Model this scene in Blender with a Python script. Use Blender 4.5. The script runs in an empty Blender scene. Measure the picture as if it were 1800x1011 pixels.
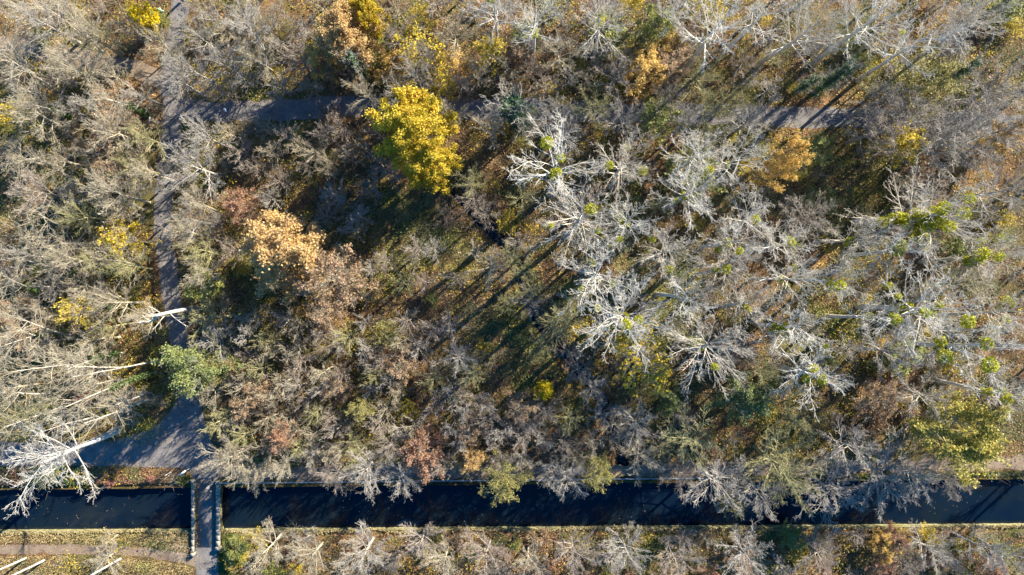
import bpy, math, random
import numpy as np
from mathutils import Vector, Matrix

# ------------------------------------------------------------------ camera, sky, sun, exposure
SC = bpy.context.scene
COL = SC.collection
CAM_H = 120.0                      # drone height in metres
S = 10.0                           # photograph pixels per metre on the ground
cam_d = bpy.data.cameras.new('camera'); cam_d.sensor_width = 36.0; cam_d.lens = 24.0
cam_d.clip_start = 1.0; cam_d.clip_end = 2000.0
cam = bpy.data.objects.new('camera', cam_d); COL.objects.link(cam)
cam.location = (0, 0, CAM_H); cam.rotation_euler = (0, 0, 0)
SC.camera = cam

SUN_EL, SUN_AZ = 26.0, 41.0        # elevation; angle of the sun above +x
W = bpy.data.worlds.new('World'); SC.world = W; W.use_nodes = True
wn = W.node_tree.nodes; wl = W.node_tree.links; wn.clear()
sky = wn.new('ShaderNodeTexSky'); sky.sky_type = 'NISHITA'; sky.sun_disc = False
sky.sun_elevation = math.radians(SUN_EL); sky.sun_rotation = math.radians(90 - SUN_AZ)
sky.air_density = 1.0; sky.dust_density = 0.0; sky.ozone_density = 8.0
bgn = wn.new('ShaderNodeBackground'); bgn.inputs['Strength'].default_value = 0.082
won = wn.new('ShaderNodeOutputWorld')
hs = wn.new('ShaderNodeHueSaturation'); hs.inputs['Saturation'].default_value = 1.4
wl.new(sky.outputs[0], hs.inputs['Color']); wl.new(hs.outputs[0], bgn.inputs[0]); wl.new(bgn.outputs[0], won.inputs[0])
sd = bpy.data.lights.new('sun', 'SUN'); sd.energy = 5.0; sd.angle = math.radians(0.5); sd.color = (1.0, 0.93, 0.82)
sun = bpy.data.objects.new('sun', sd); COL.objects.link(sun)
_e, _a = math.radians(SUN_EL), math.radians(SUN_AZ)
sv = Vector((math.cos(_e) * math.cos(_a), math.cos(_e) * math.sin(_a), math.sin(_e)))
sun.rotation_euler = sv.to_track_quat('Z', 'Y').to_euler(); sun.location = sv * 200
SC.view_settings.view_transform = 'Standard'; SC.view_settings.look = 'None'
SC.view_settings.exposure = 1.62; SC.view_settings.gamma = 1.0
SC.view_settings.use_curve_mapping = False
SC.render.engine = 'CYCLES'
SC.cycles.max_bounces = 4; SC.cycles.diffuse_bounces = 2; SC.cycles.transparent_max_bounces = 4

rng = np.random.default_rng(11)
random.seed(5)

def gp(px, py, h=0.0):
    """photograph pixel -> world xy of the point seen there at height h"""
    k = (CAM_H - h) / CAM_H
    return ((px - 900.0) / S * k, -(py - 505.5) / S * k)

# ------------------------------------------------------------------ helpers
def tag(o, label=None, cat=None, group=None, kind=None):
    if label: o['label'] = label
    if cat: o['category'] = cat
    if group: o['group'] = group
    if kind: o['kind'] = kind
    return o

def mesh_np(name, V, F, mat=None, smooth=False):
    """V (n,3) float, F (m,k) int with one k -> mesh"""
    V = np.asarray(V, dtype=np.float32); F = np.asarray(F, dtype=np.int32)
    me = bpy.data.meshes.new(name)
    m, k = F.shape
    me.vertices.add(len(V)); me.vertices.foreach_set('co', V.ravel())
    me.loops.add(m * k); me.loops.foreach_set('vertex_index', F.ravel())
    me.polygons.add(m); me.polygons.foreach_set('loop_start', np.arange(0, m * k, k, dtype=np.int32))
    try: me.polygons.foreach_set('loop_total', np.full(m, k, dtype=np.int32))
    except Exception: pass
    if smooth: me.polygons.foreach_set('use_smooth', np.ones(m, dtype=bool))
    me.update(calc_edges=True)
    if mat: me.materials.append(mat)
    return me

def obj(name, me, parent=None, loc=(0, 0, 0), rot=(0, 0, 0), scale=(1, 1, 1)):
    o = bpy.data.objects.new(name, me); COL.objects.link(o)
    o.location = loc; o.rotation_euler = rot; o.scale = scale
    if parent is not None: o.parent = parent
    return o

def empty(name, loc=(0, 0, 0), rot=(0, 0, 0), scale=(1, 1, 1)):
    o = obj(name, None, None, loc, rot, scale); o.empty_display_size = 0.5
    return o

BOXF = np.array([[0, 3, 2, 1], [4, 5, 6, 7], [0, 1, 5, 4], [1, 2, 6, 5], [2, 3, 7, 6], [3, 0, 4, 7]])
def boxes(lst):
    """list of (cx,cy,cz,sx,sy,sz[,bevel]) -> V,F; chamfered when bevel given"""
    V, F, n = [], [], 0
    for b in lst:
        cx, cy, cz, sx, sy, sz = b[:6]
        c = np.array([[-1, -1, -1], [1, -1, -1], [1, 1, -1], [-1, 1, -1], [-1, -1, 1], [1, -1, 1], [1, 1, 1], [-1, 1, 1]], float)
        c *= np.array([sx, sy, sz]) / 2
        if len(b) > 6:                     # narrow the top a little
            c[4:, 0] *= 1 - b[6]; c[4:, 1] *= 1 - b[6]
        V.append(c + (cx, cy, cz)); F.append(BOXF + n); n += 8
    return np.concatenate(V), np.concatenate(F)

def tubes(P, R, k):
    """P (N,m,3) paths, R (N,m) radii -> quads"""
    N, m, _ = P.shape
    T = np.gradient(P, axis=1); T /= np.linalg.norm(T, axis=2, keepdims=True) + 1e-9
    ref = np.zeros_like(T); ref[..., 2] = 1.0
    hor = np.abs(T[:, :1, 2]) > 0.8
    ref = np.where(hor[..., None], np.array([1.0, 0.2, 0]), ref)
    A = np.cross(T, ref); A /= np.linalg.norm(A, axis=2, keepdims=True) + 1e-9
    B = np.cross(T, A)
    a = np.arange(k) * 2 * np.pi / k
    V = P[:, :, None, :] + R[:, :, None, None] * (A[:, :, None, :] * np.cos(a)[None, None, :, None] + B[:, :, None, :] * np.sin(a)[None, None, :, None])
    V = V.reshape(-1, 3)
    base = (np.arange(N) * m * k)[:, None, None] + (np.arange(m - 1) * k)[None, :, None] + np.arange(k)[None, None, :]
    nxt = (np.arange(N) * m * k)[:, None, None] + (np.arange(m - 1) * k)[None, :, None] + ((np.arange(k) + 1) % k)[None, None, :]
    F = np.stack([base, nxt, nxt + k, base + k], axis=-1).reshape(-1, 4)
    return V, F

def join(parts):
    V, F, n = [], [], 0
    for v, f in parts:
        V.append(v); F.append(f + n); n += len(v)
    return np.concatenate(V), np.concatenate(F)

def leaf_quads(C, size, rg, flat=0.35):
    """small bent rhombic leaves at C (n,3); size (n,)"""
    n = len(C)
    az = rg.uniform(0, 2 * np.pi, n)
    tilt = rg.normal(0, 1, (n, 3)) * flat; tilt[:, 2] += 1.0
    Nn = tilt / np.linalg.norm(tilt, axis=1, keepdims=True)
    U = np.stack([np.cos(az), np.sin(az), np.zeros(n)], 1)
    U -= Nn * np.sum(U * Nn, 1, keepdims=True); U /= np.linalg.norm(U, axis=1, keepdims=True) + 1e-9
    Vv = np.cross(Nn, U)
    s = size[:, None]
    w = rg.uniform(0.34, 0.5, n)[:, None]
    p0 = C - U * s * 0.5; p2 = C + U * s * 0.5 - Nn * s * 0.12
    p1 = C + Vv * s * w + Nn * s * 0.1; p3 = C - Vv * s * w + Nn * s * 0.1
    V = np.stack([p0, p1, p2, p3], 1).reshape(-1, 3)
    F = np.arange(n * 4).reshape(-1, 4)
    return V, F

# ------------------------------------------------------------------ materials
def nmat(name):
    m = bpy.data.materials.new(name); m.use_nodes = True
    nt = m.node_tree; nt.nodes.clear()
    return m, nt.nodes, nt.links

def ramp(n, stops, interp='LINEAR'):
    r = n.new('ShaderNodeValToRGB'); cr = r.color_ramp; cr.interpolation = interp
    while len(cr.elements) < len(stops): cr.elements.new(0.5)
    for e, (p, c) in zip(cr.elements, stops):
        e.position = p; e.color = (*c, 1)
    return r

def bark_mat(name, stops, scale=1.5, rough=0.85):
    m, n, l = nmat(name)
    out = n.new('ShaderNodeOutputMaterial'); p = n.new('ShaderNodeBsdfPrincipled')
    p.inputs['Roughness'].default_value = rough
    p.inputs['Specular IOR Level'].default_value = 0.25
    geo = n.new('ShaderNodeNewGeometry'); oi = n.new('ShaderNodeObjectInfo')
    tc = n.new('ShaderNodeTexCoord')
    no = n.new('ShaderNodeTexNoise'); no.inputs['Scale'].default_value = scale; no.inputs['Detail'].default_value = 3
    l.new(tc.outputs['Object'], no.inputs['Vector'])
    a = n.new('ShaderNodeMath'); a.operation = 'MULTIPLY_ADD'; a.inputs[1].default_value = 0.35; l.new(geo.outputs['Random Per Island'], a.inputs[0])
    b = n.new('ShaderNodeMath'); b.operation = 'MULTIPLY_ADD'; b.inputs[1].default_value = 0.35; l.new(oi.outputs['Random'], b.inputs[0])
    c = n.new('ShaderNodeMath'); c.operation = 'MULTIPLY_ADD'; c.inputs[1].default_value = 1.0; c.inputs[2].default_value = -0.32; l.new(no.outputs['Fac'], c.inputs[0])
    l.new(c.outputs[0], b.inputs[2]); l.new(b.outputs[0], a.inputs[2])
    r = ramp(n, stops); l.new(a.outputs[0], r.inputs[0]); l.new(r.outputs[0], p.inputs['Base Color'])
    l.new(p.outputs[0], out.inputs[0])
    return m

def leaf_mat(name, stops, trans=0.35):
    m, n, l = nmat(name)
    out = n.new('ShaderNodeOutputMaterial')
    d = n.new('ShaderNodeBsdfPrincipled'); d.inputs['Roughness'].default_value = 0.6; d.inputs['Specular IOR Level'].default_value = 0.3
    t = n.new('ShaderNodeBsdfTranslucent'); mx = n.new('ShaderNodeMixShader'); mx.inputs[0].default_value = trans
    geo = n.new('ShaderNodeNewGeometry'); tc = n.new('ShaderNodeTexCoord'); oi = n.new('ShaderNodeObjectInfo')
    no = n.new('ShaderNodeTexNoise'); no.inputs['Scale'].default_value = 0.45; no.inputs['Detail'].default_value = 2
    l.new(tc.outputs['Object'], no.inputs['Vector'])
    a = n.new('ShaderNodeMath'); a.operation = 'MULTIPLY_ADD'; a.inputs[1].default_value = 0.5; l.new(geo.outputs['Random Per Island'], a.inputs[0])
    b = n.new('ShaderNodeMath'); b.operation = 'MULTIPLY_ADD'; b.inputs[1].default_value = 0.9; b.inputs[2].default_value = -0.2; l.new(no.outputs['Fac'], b.inputs[0])
    l.new(b.outputs[0], a.inputs[2])
    r = ramp(n, stops); l.new(a.outputs[0], r.inputs[0])
    l.new(r.outputs[0], d.inputs['Base Color']); l.new(r.outputs[0], t.inputs['Color'])
    l.new(d.outputs[0], mx.inputs[1]); l.new(t.outputs[0], mx.inputs[2]); l.new(mx.outputs[0], out.inputs[0])
    return m

def plain_mat(name, col, rough=0.7, metal=0.0, var=0.15, scale=4.0):
    m, n, l = nmat(name)
    out = n.new('ShaderNodeOutputMaterial'); p = n.new('ShaderNodeBsdfPrincipled')
    p.inputs['Roughness'].default_value = rough; p.inputs['Metallic'].default_value = metal
    tc = n.new('ShaderNodeTexCoord'); no = n.new('ShaderNodeTexNoise'); no.inputs['Scale'].default_value = scale; no.inputs['Detail'].default_value = 4
    l.new(tc.outputs['Object'], no.inputs['Vector'])
    lo = tuple(c * (1 - var * 2) for c in col); hi = tuple(min(1, c * (1 + var)) for c in col)
    r = ramp(n, [(0.3, lo), (0.7, hi)]); l.new(no.outputs['Fac'], r.inputs[0]); l.new(r.outputs[0], p.inputs['Base Color'])
    l.new(p.outputs[0], out.inputs[0])
    return m

M = {}
M['pale'] = bark_mat('pale_poplar_bark', [(0.0, (0.38, 0.345, 0.275)), (0.5, (0.57, 0.525, 0.43)), (1.0, (0.74, 0.69, 0.58))])
M['palec'] = bark_mat('cream_bark', [(0.0, (0.32, 0.27, 0.20)), (0.5, (0.50, 0.44, 0.34)), (1.0, (0.66, 0.59, 0.47))])
M['greyb'] = bark_mat('grey_twig_bark', [(0.0, (0.22, 0.19, 0.15)), (0.5, (0.37, 0.33, 0.265)), (1.0, (0.52, 0.47, 0.385))])
M['tanb'] = bark_mat('tan_twig_bark', [(0.0, (0.22, 0.18, 0.115)), (0.5, (0.375, 0.32, 0.215)), (1.0, (0.53, 0.46, 0.325))])
M['oliveb'] = bark_mat('olive_twig_bark', [(0.0, (0.18, 0.165, 0.07)), (0.5, (0.33, 0.30, 0.135)), (1.0, (0.48, 0.43, 0.22))])
M['mauveb'] = bark_mat('mauve_twig_bark', [(0.0, (0.20, 0.16, 0.12)), (0.5, (0.33, 0.27, 0.205)), (1.0, (0.46, 0.385, 0.30))])
M['brownb'] = bark_mat('brown_twig_bark', [(0.0, (0.11, 0.07, 0.04)), (0.5, (0.21, 0.14, 0.08)), (1.0, (0.33, 0.23, 0.14))])
M['darkb'] = bark_mat('dark_bark', [(0.0, (0.10, 0.085, 0.065)), (0.5, (0.17, 0.145, 0.11)), (1.0, (0.25, 0.22, 0.17))])
M['gold'] = leaf_mat('golden_leaves', [(0.0, (0.19, 0.19, 0.03)), (0.3, (0.46, 0.37, 0.03)), (0.65, (0.72, 0.52, 0.04)), (0.85, (0.74, 0.44, 0.06)), (1.0, (0.66, 0.36, 0.07))])
M['orange'] = leaf_mat('orange_leaves', [(0.0, (0.36, 0.22, 0.09)), (0.4, (0.58, 0.39, 0.17)), (0.75, (0.68, 0.46, 0.17)), (1.0, (0.70, 0.50, 0.13))])
M['amber'] = leaf_mat('amber_leaves', [(0.0, (0.42, 0.28, 0.07)), (0.5, (0.70, 0.46, 0.13)), (1.0, (0.78, 0.56, 0.17))])
M['russet'] = leaf_mat('russet_leaves', [(0.0, (0.22, 0.11, 0.06)), (0.5, (0.40, 0.22, 0.12)), (1.0, (0.52, 0.32, 0.20))])
M['buff'] = leaf_mat('buff_leaves', [(0.0, (0.26, 0.16, 0.08)), (0.5, (0.44, 0.29, 0.16)), (1.0, (0.56, 0.42, 0.26))])
M['lemon'] = leaf_mat('lemon_leaves', [(0.0, (0.50, 0.38, 0.01)), (0.5, (0.72, 0.54, 0.01)), (1.0, (0.80, 0.62, 0.02))])
M['olive'] = leaf_mat('olive_leaves', [(0.0, (0.16, 0.15, 0.05)), (0.45, (0.31, 0.27, 0.08)), (1.0, (0.46, 0.39, 0.11))])
M['lime'] = leaf_mat('yellow_green_leaves', [(0.0, (0.14, 0.16, 0.05)), (0.5, (0.29, 0.30, 0.08)), (1.0, (0.48, 0.43, 0.10))])
M['green'] = leaf_mat('green_leaves', [(0.0, (0.05, 0.09, 0.025)), (0.5, (0.12, 0.18, 0.05)), (1.0, (0.24, 0.28, 0.08))])
M['ivy'] = leaf_mat('ivy_leaves', [(0.0, (0.03, 0.065, 0.025)), (0.5, (0.07, 0.13, 0.05)), (1.0, (0.14, 0.21, 0.09))], 0.15)
M['mist'] = leaf_mat('mistletoe_leaves', [(0.0, (0.26, 0.28, 0.03)), (0.5, (0.46, 0.45, 0.035)), (1.0, (0.64, 0.55, 0.04))])
M['straw_leaf'] = leaf_mat('straw_yellow_leaves', [(0.0, (0.24, 0.21, 0.05)), (0.45, (0.44, 0.38, 0.08)), (1.0, (0.60, 0.50, 0.12))])
M['sage'] = leaf_mat('sage_leaves', [(0.0, (0.11, 0.14, 0.045)), (0.5, (0.24, 0.275, 0.09)), (1.0, (0.44, 0.43, 0.14))])
M['red'] = leaf_mat('red_leaves', [(0.0, (0.22, 0.06, 0.045)), (0.5, (0.36, 0.13, 0.09)), (1.0, (0.46, 0.24, 0.15))])
M['litter'] = leaf_mat('fallen_leaf', [(0.0, (0.06, 0.035, 0.022)), (0.35, (0.20, 0.115, 0.055)), (0.6, (0.38, 0.24, 0.10)), (0.8, (0.50, 0.34, 0.13)), (1.0, (0.60, 0.46, 0.18))], 0.05)
M['straw'] = leaf_mat('straw_grass', [(0.0, (0.17, 0.13, 0.055)), (0.45, (0.36, 0.28, 0.12)), (0.8, (0.48, 0.37, 0.18)), (1.0, (0.54, 0.42, 0.24))], 0.1)
M['grass'] = leaf_mat('verge_grass', [(0.0, (0.06, 0.08, 0.02)), (0.5, (0.15, 0.17, 0.04)), (1.0, (0.28, 0.26, 0.07))], 0.1)

def ground_mat():
    m, n, l = nmat('leaf_littered_soil')
    out = n.new('ShaderNodeOutputMaterial'); p = n.new('ShaderNodeBsdfPrincipled'); p.inputs['Roughness'].default_value = 0.95
    p.inputs['Specular IOR Level'].default_value = 0.15
    tc = n.new('ShaderNodeTexCoord')
    vo = n.new('ShaderNodeTexVoronoi'); vo.inputs['Scale'].default_value = 5.5; l.new(tc.outputs['Object'], vo.inputs['Vector'])
    sep = n.new('ShaderNodeSeparateColor'); l.new(vo.outputs['Color'], sep.inputs[0])
    big = n.new('ShaderNodeTexNoise'); big.inputs['Scale'].default_value = 0.055; big.inputs['Detail'].default_value = 6; big.inputs['Roughness'].default_value = 0.65
    l.new(tc.outputs['Object'], big.inputs['Vector'])
    mid = n.new('ShaderNodeTexNoise'); mid.inputs['Scale'].default_value = 0.45; mid.inputs['Detail'].default_value = 4
    l.new(tc.outputs['Object'], mid.inputs['Vector'])
    a = n.new('ShaderNodeMath'); a.operation = 'MULTIPLY_ADD'; a.inputs[1].default_value = 0.45
    l.new(sep.outputs[0], a.inputs[0])
    b = n.new('ShaderNodeMath'); b.operation = 'MULTIPLY_ADD'; b.inputs[1].default_value = 1.1; b.inputs[2].default_value = -0.28
    l.new(mid.outputs['Fac'], b.inputs[0]); l.new(b.outputs[0], a.inputs[2])
    r1 = ramp(n, [(0.0, (0.05, 0.032, 0.02)), (0.35, (0.115, 0.066, 0.033)), (0.6, (0.20, 0.115, 0.05)), (0.85, (0.32, 0.19, 0.07)), (1.0, (0.38, 0.26, 0.09))])
    l.new(a.outputs[0], r1.inputs[0])
    r2 = ramp(n, [(0.0, (0.03, 0.035, 0.012)), (0.4, (0.08, 0.085, 0.025)), (0.7, (0.17, 0.15, 0.045)), (1.0, (0.32, 0.25, 0.07))])
    l.new(a.outputs[0], r2.inputs[0])
    rb = ramp(n, [(0.46, (0, 0, 0)), (0.6, (1, 1, 1))]); l.new(big.outputs['Fac'], rb.inputs[0])
    mx = n.new('ShaderNodeMix'); mx.data_type = 'RGBA'
    l.new(rb.outputs[0], mx.inputs[0]); l.new(r1.outputs[0], mx.inputs[6]); l.new(r2.outputs[0], mx.inputs[7])
    l.new(mx.outputs[2], p.inputs['Base Color'])
    bp = n.new('ShaderNodeBump'); bp.inputs['Strength'].default_value = 0.6; bp.inputs['Distance'].default_value = 0.12
    l.new(sep.outputs[1], bp.inputs['Height']); l.new(bp.outputs[0], p.inputs['Normal'])
    l.new(p.outputs[0], out.inputs[0])
    return m
M['ground'] = ground_mat()

def road_mat(name, c0, c1, c2):
    m, n, l = nmat(name)
    out = n.new('ShaderNodeOutputMaterial'); p = n.new('ShaderNodeBsdfPrincipled'); p.inputs['Roughness'].default_value = 0.9
    tc = n.new('ShaderNodeTexCoord')
    f = n.new('ShaderNodeTexNoise'); f.inputs['Scale'].default_value = 3.5; f.inputs['Detail'].default_value = 8; f.inputs['Roughness'].default_value = 0.7
    g = n.new('ShaderNodeTexNoise'); g.inputs['Scale'].default_value = 0.6; g.inputs['Detail'].default_value = 7; g.inputs['Roughness'].default_value = 0.62
    l.new(tc.outputs['Object'], f.inputs['Vector']); l.new(tc.outputs['Object'], g.inputs['Vector'])
    a = n.new('ShaderNodeMath'); a.operation = 'MULTIPLY_ADD'; a.inputs[1].default_value = 0.45
    l.new(f.outputs['Fac'], a.inputs[0])
    b = n.new('ShaderNodeMath'); b.operation = 'MULTIPLY'; b.inputs[1].default_value = 0.6
    l.new(g.outputs['Fac'], b.inputs[0]); l.new(b.outputs[0], a.inputs[2])
    r = ramp(n, [(0.3, c0), (0.52, c1), (0.72, c2)]); l.new(a.outputs[0], r.inputs[0])
    l.new(r.outputs[0], p.inputs['Base Color'])
    bp = n.new('ShaderNodeBump'); bp.inputs['Strength'].default_value = 0.3; bp.inputs['Distance'].default_value = 0.03
    l.new(f.outputs['Fac'], bp.inputs['Height']); l.new(bp.outputs[0], p.inputs['Normal'])
    l.new(p.outputs[0], out.inputs[0])
    return m
M['asphalt'] = road_mat('worn_asphalt', (0.09, 0.08, 0.072), (0.175, 0.158, 0.14), (0.27, 0.245, 0.215))
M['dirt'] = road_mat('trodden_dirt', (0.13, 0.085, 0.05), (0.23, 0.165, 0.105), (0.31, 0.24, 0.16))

def water_mat():
    m, n, l = nmat('murky_water')
    out = n.new('ShaderNodeOutputMaterial'); p = n.new('ShaderNodeBsdfPrincipled')
    p.inputs['Roughness'].default_value = 0.06; p.inputs['IOR'].default_value = 1.33
    tc = n.new('ShaderNodeTexCoord')
    no = n.new('ShaderNodeTexNoise'); no.inputs['Scale'].default_value = 0.16; no.inputs['Detail'].default_value = 4
    l.new(tc.outputs['Object'], no.inputs['Vector'])
    r = ramp(n, [(0.35, (0.003, 0.009, 0.019)), (0.65, (0.0065, 0.013, 0.018))]); l.new(no.outputs['Fac'], r.inputs[0])
    l.new(r.outputs[0], p.inputs['Base Color'])
    w = n.new('ShaderNodeTexNoise'); w.inputs['Scale'].default_value = 2.2; w.inputs['Detail'].default_value = 3
    l.new(tc.outputs['Object'], w.inputs['Vector'])
    bp = n.new('ShaderNodeBump'); bp.inputs['Strength'].default_value = 0.12; bp.inputs['Distance'].default_value = 0.05
    l.new(w.outputs['Fac'], bp.inputs['Height']); l.new(bp.outputs[0], p.inputs['Normal'])
    l.new(p.outputs[0], out.inputs[0])
    return m
M['water'] = water_mat()
M['stone'] = plain_mat('weathered_stone', (0.34, 0.30, 0.23), 0.9, 0, 0.25, 3.0)
M['mossy'] = plain_mat('mossy_stone', (0.26, 0.23, 0.10), 0.95, 0, 0.35, 2.0)
M['steel'] = plain_mat('galvanised_steel', (0.45, 0.50, 0.58), 0.45, 0.6, 0.1)
M['white'] = plain_mat('white_paint', (0.78, 0.78, 0.76), 0.5, 0, 0.06)
M['lime_cloth'] = plain_mat('lime_green_cloth', (0.30, 0.62, 0.05), 0.8, 0, 0.1)
M['white_cloth'] = plain_mat('white_cloth', (0.75, 0.77, 0.8), 0.8, 0, 0.05)
M['blue_cloth'] = plain_mat('pale_blue_cloth', (0.32, 0.47, 0.75), 0.8, 0, 0.08)
M['dark_cloth'] = plain_mat('dark_cloth', (0.03, 0.035, 0.05), 0.85, 0, 0.1)
M['skin'] = plain_mat('skin', (0.55, 0.36, 0.27), 0.6, 0, 0.05)
M['hair'] = plain_mat('brown_hair', (0.06, 0.04, 0.025), 0.7, 0, 0.1)
M['black'] = plain_mat('black_feathers', (0.012, 0.012, 0.016), 0.5, 0, 0.1)
M['tarp'] = plain_mat('blue_tarpaulin', (0.05, 0.085, 0.19), 0.8, 0, 0.2, 1.5)

# ------------------------------------------------------------------ the ground, canal, stream and paths
SN, SS = 0.0106, 0.0061            # the canal edges run slightly askew
VN, VS = -34.65, -42.55            # world y of the canal's edges at x = 0
WATER_Z = -1.15

def px_line(pts): return np.array([gp(*p) for p in pts])
ROADS = {
 'main': (px_line([(325, -120), (320, -30), (315, 30), (303, 90), (299, 140), (305, 190), (300, 240), (290, 320), (286, 400), (293, 460), (303, 530), (315, 600), (324, 660), (333, 720), (347, 770), (360, 815), (362, 845)]), 3.3),
 'branch': (px_line([(305, 192), (380, 196), (460, 195), (560, 190), (660, 187), (800, 190), (1000, 196), (1200, 200), (1400, 206), (1520, 206), (1650, 212), (1820, 222), (2000, 240)]), 3.6),
 'tow_w': (px_line([(-260, 797), (-30, 798), (100, 799), (220, 798), (300, 800), (360, 806)]), 4.3),
 'tow_e': (px_line([(362, 822), (420, 832), (520, 833), (700, 831), (1000, 829), (1300, 824), (1600, 818), (2000, 808)]), 2.3),
 'fork': (px_line([(303, 158), (262, 128), (225, 116), (150, 104), (60, 88), (-60, 70)]), 3.2),
 'south': (px_line([(-120, 964), (0, 966), (100, 965), (220, 968), (300, 976), (345, 988)]), 1.7),
 'southroad': (px_line([(362, 952), (363, 990), (368, 1060), (380, 1160)]), 3.9),
}
STREAM = px_line([(800, 330), (842, 382), (868, 408), (900, 440), (925, 505), (945, 560), (975, 605), (1015, 645), (1055, 695), (1078, 745), (1092, 790), (1100, 835)])
DITCH = px_line([(250, 430), (262, 500), (266, 560), (262, 620), (276, 690)])
DITCH2 = px_line([(1745, 610), (1760, 560), (1775, 510), (1800, 470), (1880, 420)])

def dist_line(X, Y, L):
    d = np.full(X.shape, 1e9)
    for (ax, ay), (bx, by) in zip(L[:-1], L[1:]):
        dx, dy = bx - ax, by - ay
        t = np.clip(((X - ax) * dx + (Y - ay) * dy) / (dx * dx + dy * dy), 0, 1)
        d = np.minimum(d, np.hypot(X - ax - t * dx, Y - ay - t * dy))
    return d
def sst(a, b, x):
    t = np.clip((x - a) / (b - a), 0, 1); return t * t * (3 - 2 * t)
def canal_n(x): return VN + SN * x
def canal_s(x): return VS + SS * x
_ph = rng.uniform(0, 6.28, 8)
def ground_z(X, Y):
    X = np.asarray(X, float); Y = np.asarray(Y, float)
    z = (0.16 * np.sin(X * 0.21 + _ph[0]) * np.cos(Y * 0.17 + _ph[1]) + 0.12 * np.sin(X * 0.53 + _ph[2] + Y * 0.31)
         + 0.07 * np.sin(X * 1.1 + _ph[3]) * np.sin(Y * 1.23 + _ph[4]))
    mask = np.ones_like(X)
    for L, w in ROADS.values():
        mask *= sst(w / 2 + 0.4, w / 2 + 3.5, dist_line(X, Y, L))
    dn = Y - canal_n(X); ds = canal_s(X) - Y
    mask *= np.where(dn > 0, sst(0.0, 4.0, dn), np.where(ds > 0, sst(0.0, 2.5, ds), 1))
    z = z * mask - 0.05 * mask
    z -= 1.6 * (1 - sst(0.4, 2.4, dist_line(X, Y, STREAM)))
    z -= 0.9 * (1 - sst(0.3, 1.1, dist_line(X, Y, DITCH)))
    z -= 1.0 * (1 - sst(0.8, 2.6, dist_line(X, Y, DITCH2)))
    z = np.where(dn > 0, np.minimum(z, -0.85 + 0.85 * sst(0.0, 1.3, dn)), z)     # grassy lip above the water
    return z

def build_ground():
    xs = np.concatenate([np.linspace(-700, -125, 16)[:-1], np.arange(-125, 125.01, 0.8), np.linspace(125, 700, 16)[1:]])
    vs = np.concatenate([np.linspace(-600, -70, 12)[:-1], np.arange(-70, VS - 0.3, 0.8), [VS, VS + 0.02],
                         [VN - 0.02, VN, VN + 0.35, VN + 0.7, VN + 1.05], np.arange(VN + 1.5, 76, 0.8), np.linspace(78, 600, 12)])
    nx, nv = len(xs), len(vs)
    X = np.repeat(xs[None, :], nv, 0); Vv = np.repeat(vs[:, None], nx, 1)
    sl = np.clip((Vv - VS) / (VN - VS), 0, 1); Xc = np.clip(X, -130, 130)
    Y = Vv + (SS + (SN - SS) * sl) * Xc
    Z = ground_z(Xc, Y)
    Z = np.where((Vv > VS + 0.01) & (Vv < VN - 0.01), -2.6, Z)
    far = (np.abs(X) > 126) | (Vv > 77) | (Vv < -69)
    Z = np.where(far & ~((Vv > VS + 0.01) & (Vv < VN - 0.01)), np.minimum(Z, -0.02), Z)
    V = np.stack([X, Y, Z], -1).reshape(-1, 3)
    i = np.arange(nv * nx).reshape(nv, nx)
    F = np.stack([i[:-1, :-1], i[:-1, 1:], i[1:, 1:], i[1:, :-1]], -1).reshape(-1, 4)
    o = obj('ground', mesh_np('ground', V, F, M['ground'], True)); tag(o, 'woodland floor covered with fallen leaves', kind='structure')
build_ground()

# canal water, stream water
xs = np.linspace(-700, 700, 60)
V = np.concatenate([[(x, canal_s(np.clip(x, -130, 130)) - 0.3, WATER_Z) for x in xs], [(x, canal_n(np.clip(x, -130, 130)) + 0.6, WATER_Z) for x in xs]])
n = len(xs)
F = [[k, k + 1, n + k + 1, n + k] for k in range(n - 1)]
tag(obj('canal_water', mesh_np('canal_water', V, F, M['water'])), 'dark blue canal water', kind='structure')
def strip(L, w, z, jitter=0.0, step=0.6, rg=rng, zf=None):
    """ribbon along polyline L with uneven edges"""
    P = [L[0]]
    for a, b in zip(L[:-1], L[1:]):
        k = max(1, int(np.hypot(*(b - a)) / step))
        for j in range(1, k + 1): P.append(a + (b - a) * j / k)
    P = np.array(P)
    for _ in range(6): P[1:-1] = (P[:-2] + P[1:-1] * 2 + P[2:]) / 4
    T = np.gradient(P, axis=0); T /= np.linalg.norm(T, axis=1, keepdims=True)
    N = np.stack([-T[:, 1], T[:, 0]], 1)
    m = len(P)
    e = []
    for _s in (0, 1):
        q = rg.normal(0, jitter, m); q = np.convolve(q, np.ones(3) / 1.7, 'same'); e.append(q)
    offs = [-(w / 2 + e[0]), -(w / 4) * np.ones(m), np.zeros(m), (w / 4) * np.ones(m), (w / 2 + e[1])]
    V = np.concatenate([np.column_stack([P + N * o_[:, None], np.full(m, z) if zf is None else zf(*(P + N * o_[:, None]).T)]) for o_ in offs])
    F = np.concatenate([[[k * m + j, k * m + j + 1, (k + 1) * m + j + 1, (k + 1) * m + j] for j in range(m - 1)] for k in range(4)])
    F = F[:, ::-1]
    return V, F
V, F = strip(STREAM, 2.7, -1.28, 0.18); tag(obj('stream_water', mesh_np('stream_water', V, F, M['water'])), 'dark stream water in the wood', kind='structure')
def road(name, key, mat, z, jit, label):
    L, w = ROADS[key]; V, F = strip(L, w, z, jit)
    return tag(obj(name, mesh_np(name, V, F, mat)), label, kind='structure')
road('path', 'main', M['asphalt'], 0.024, 0.10, 'grey path running up the left part of the wood')
road('path', 'branch', M['asphalt'], 0.018, 0.14, 'grey path branching right through the wood')
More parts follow.
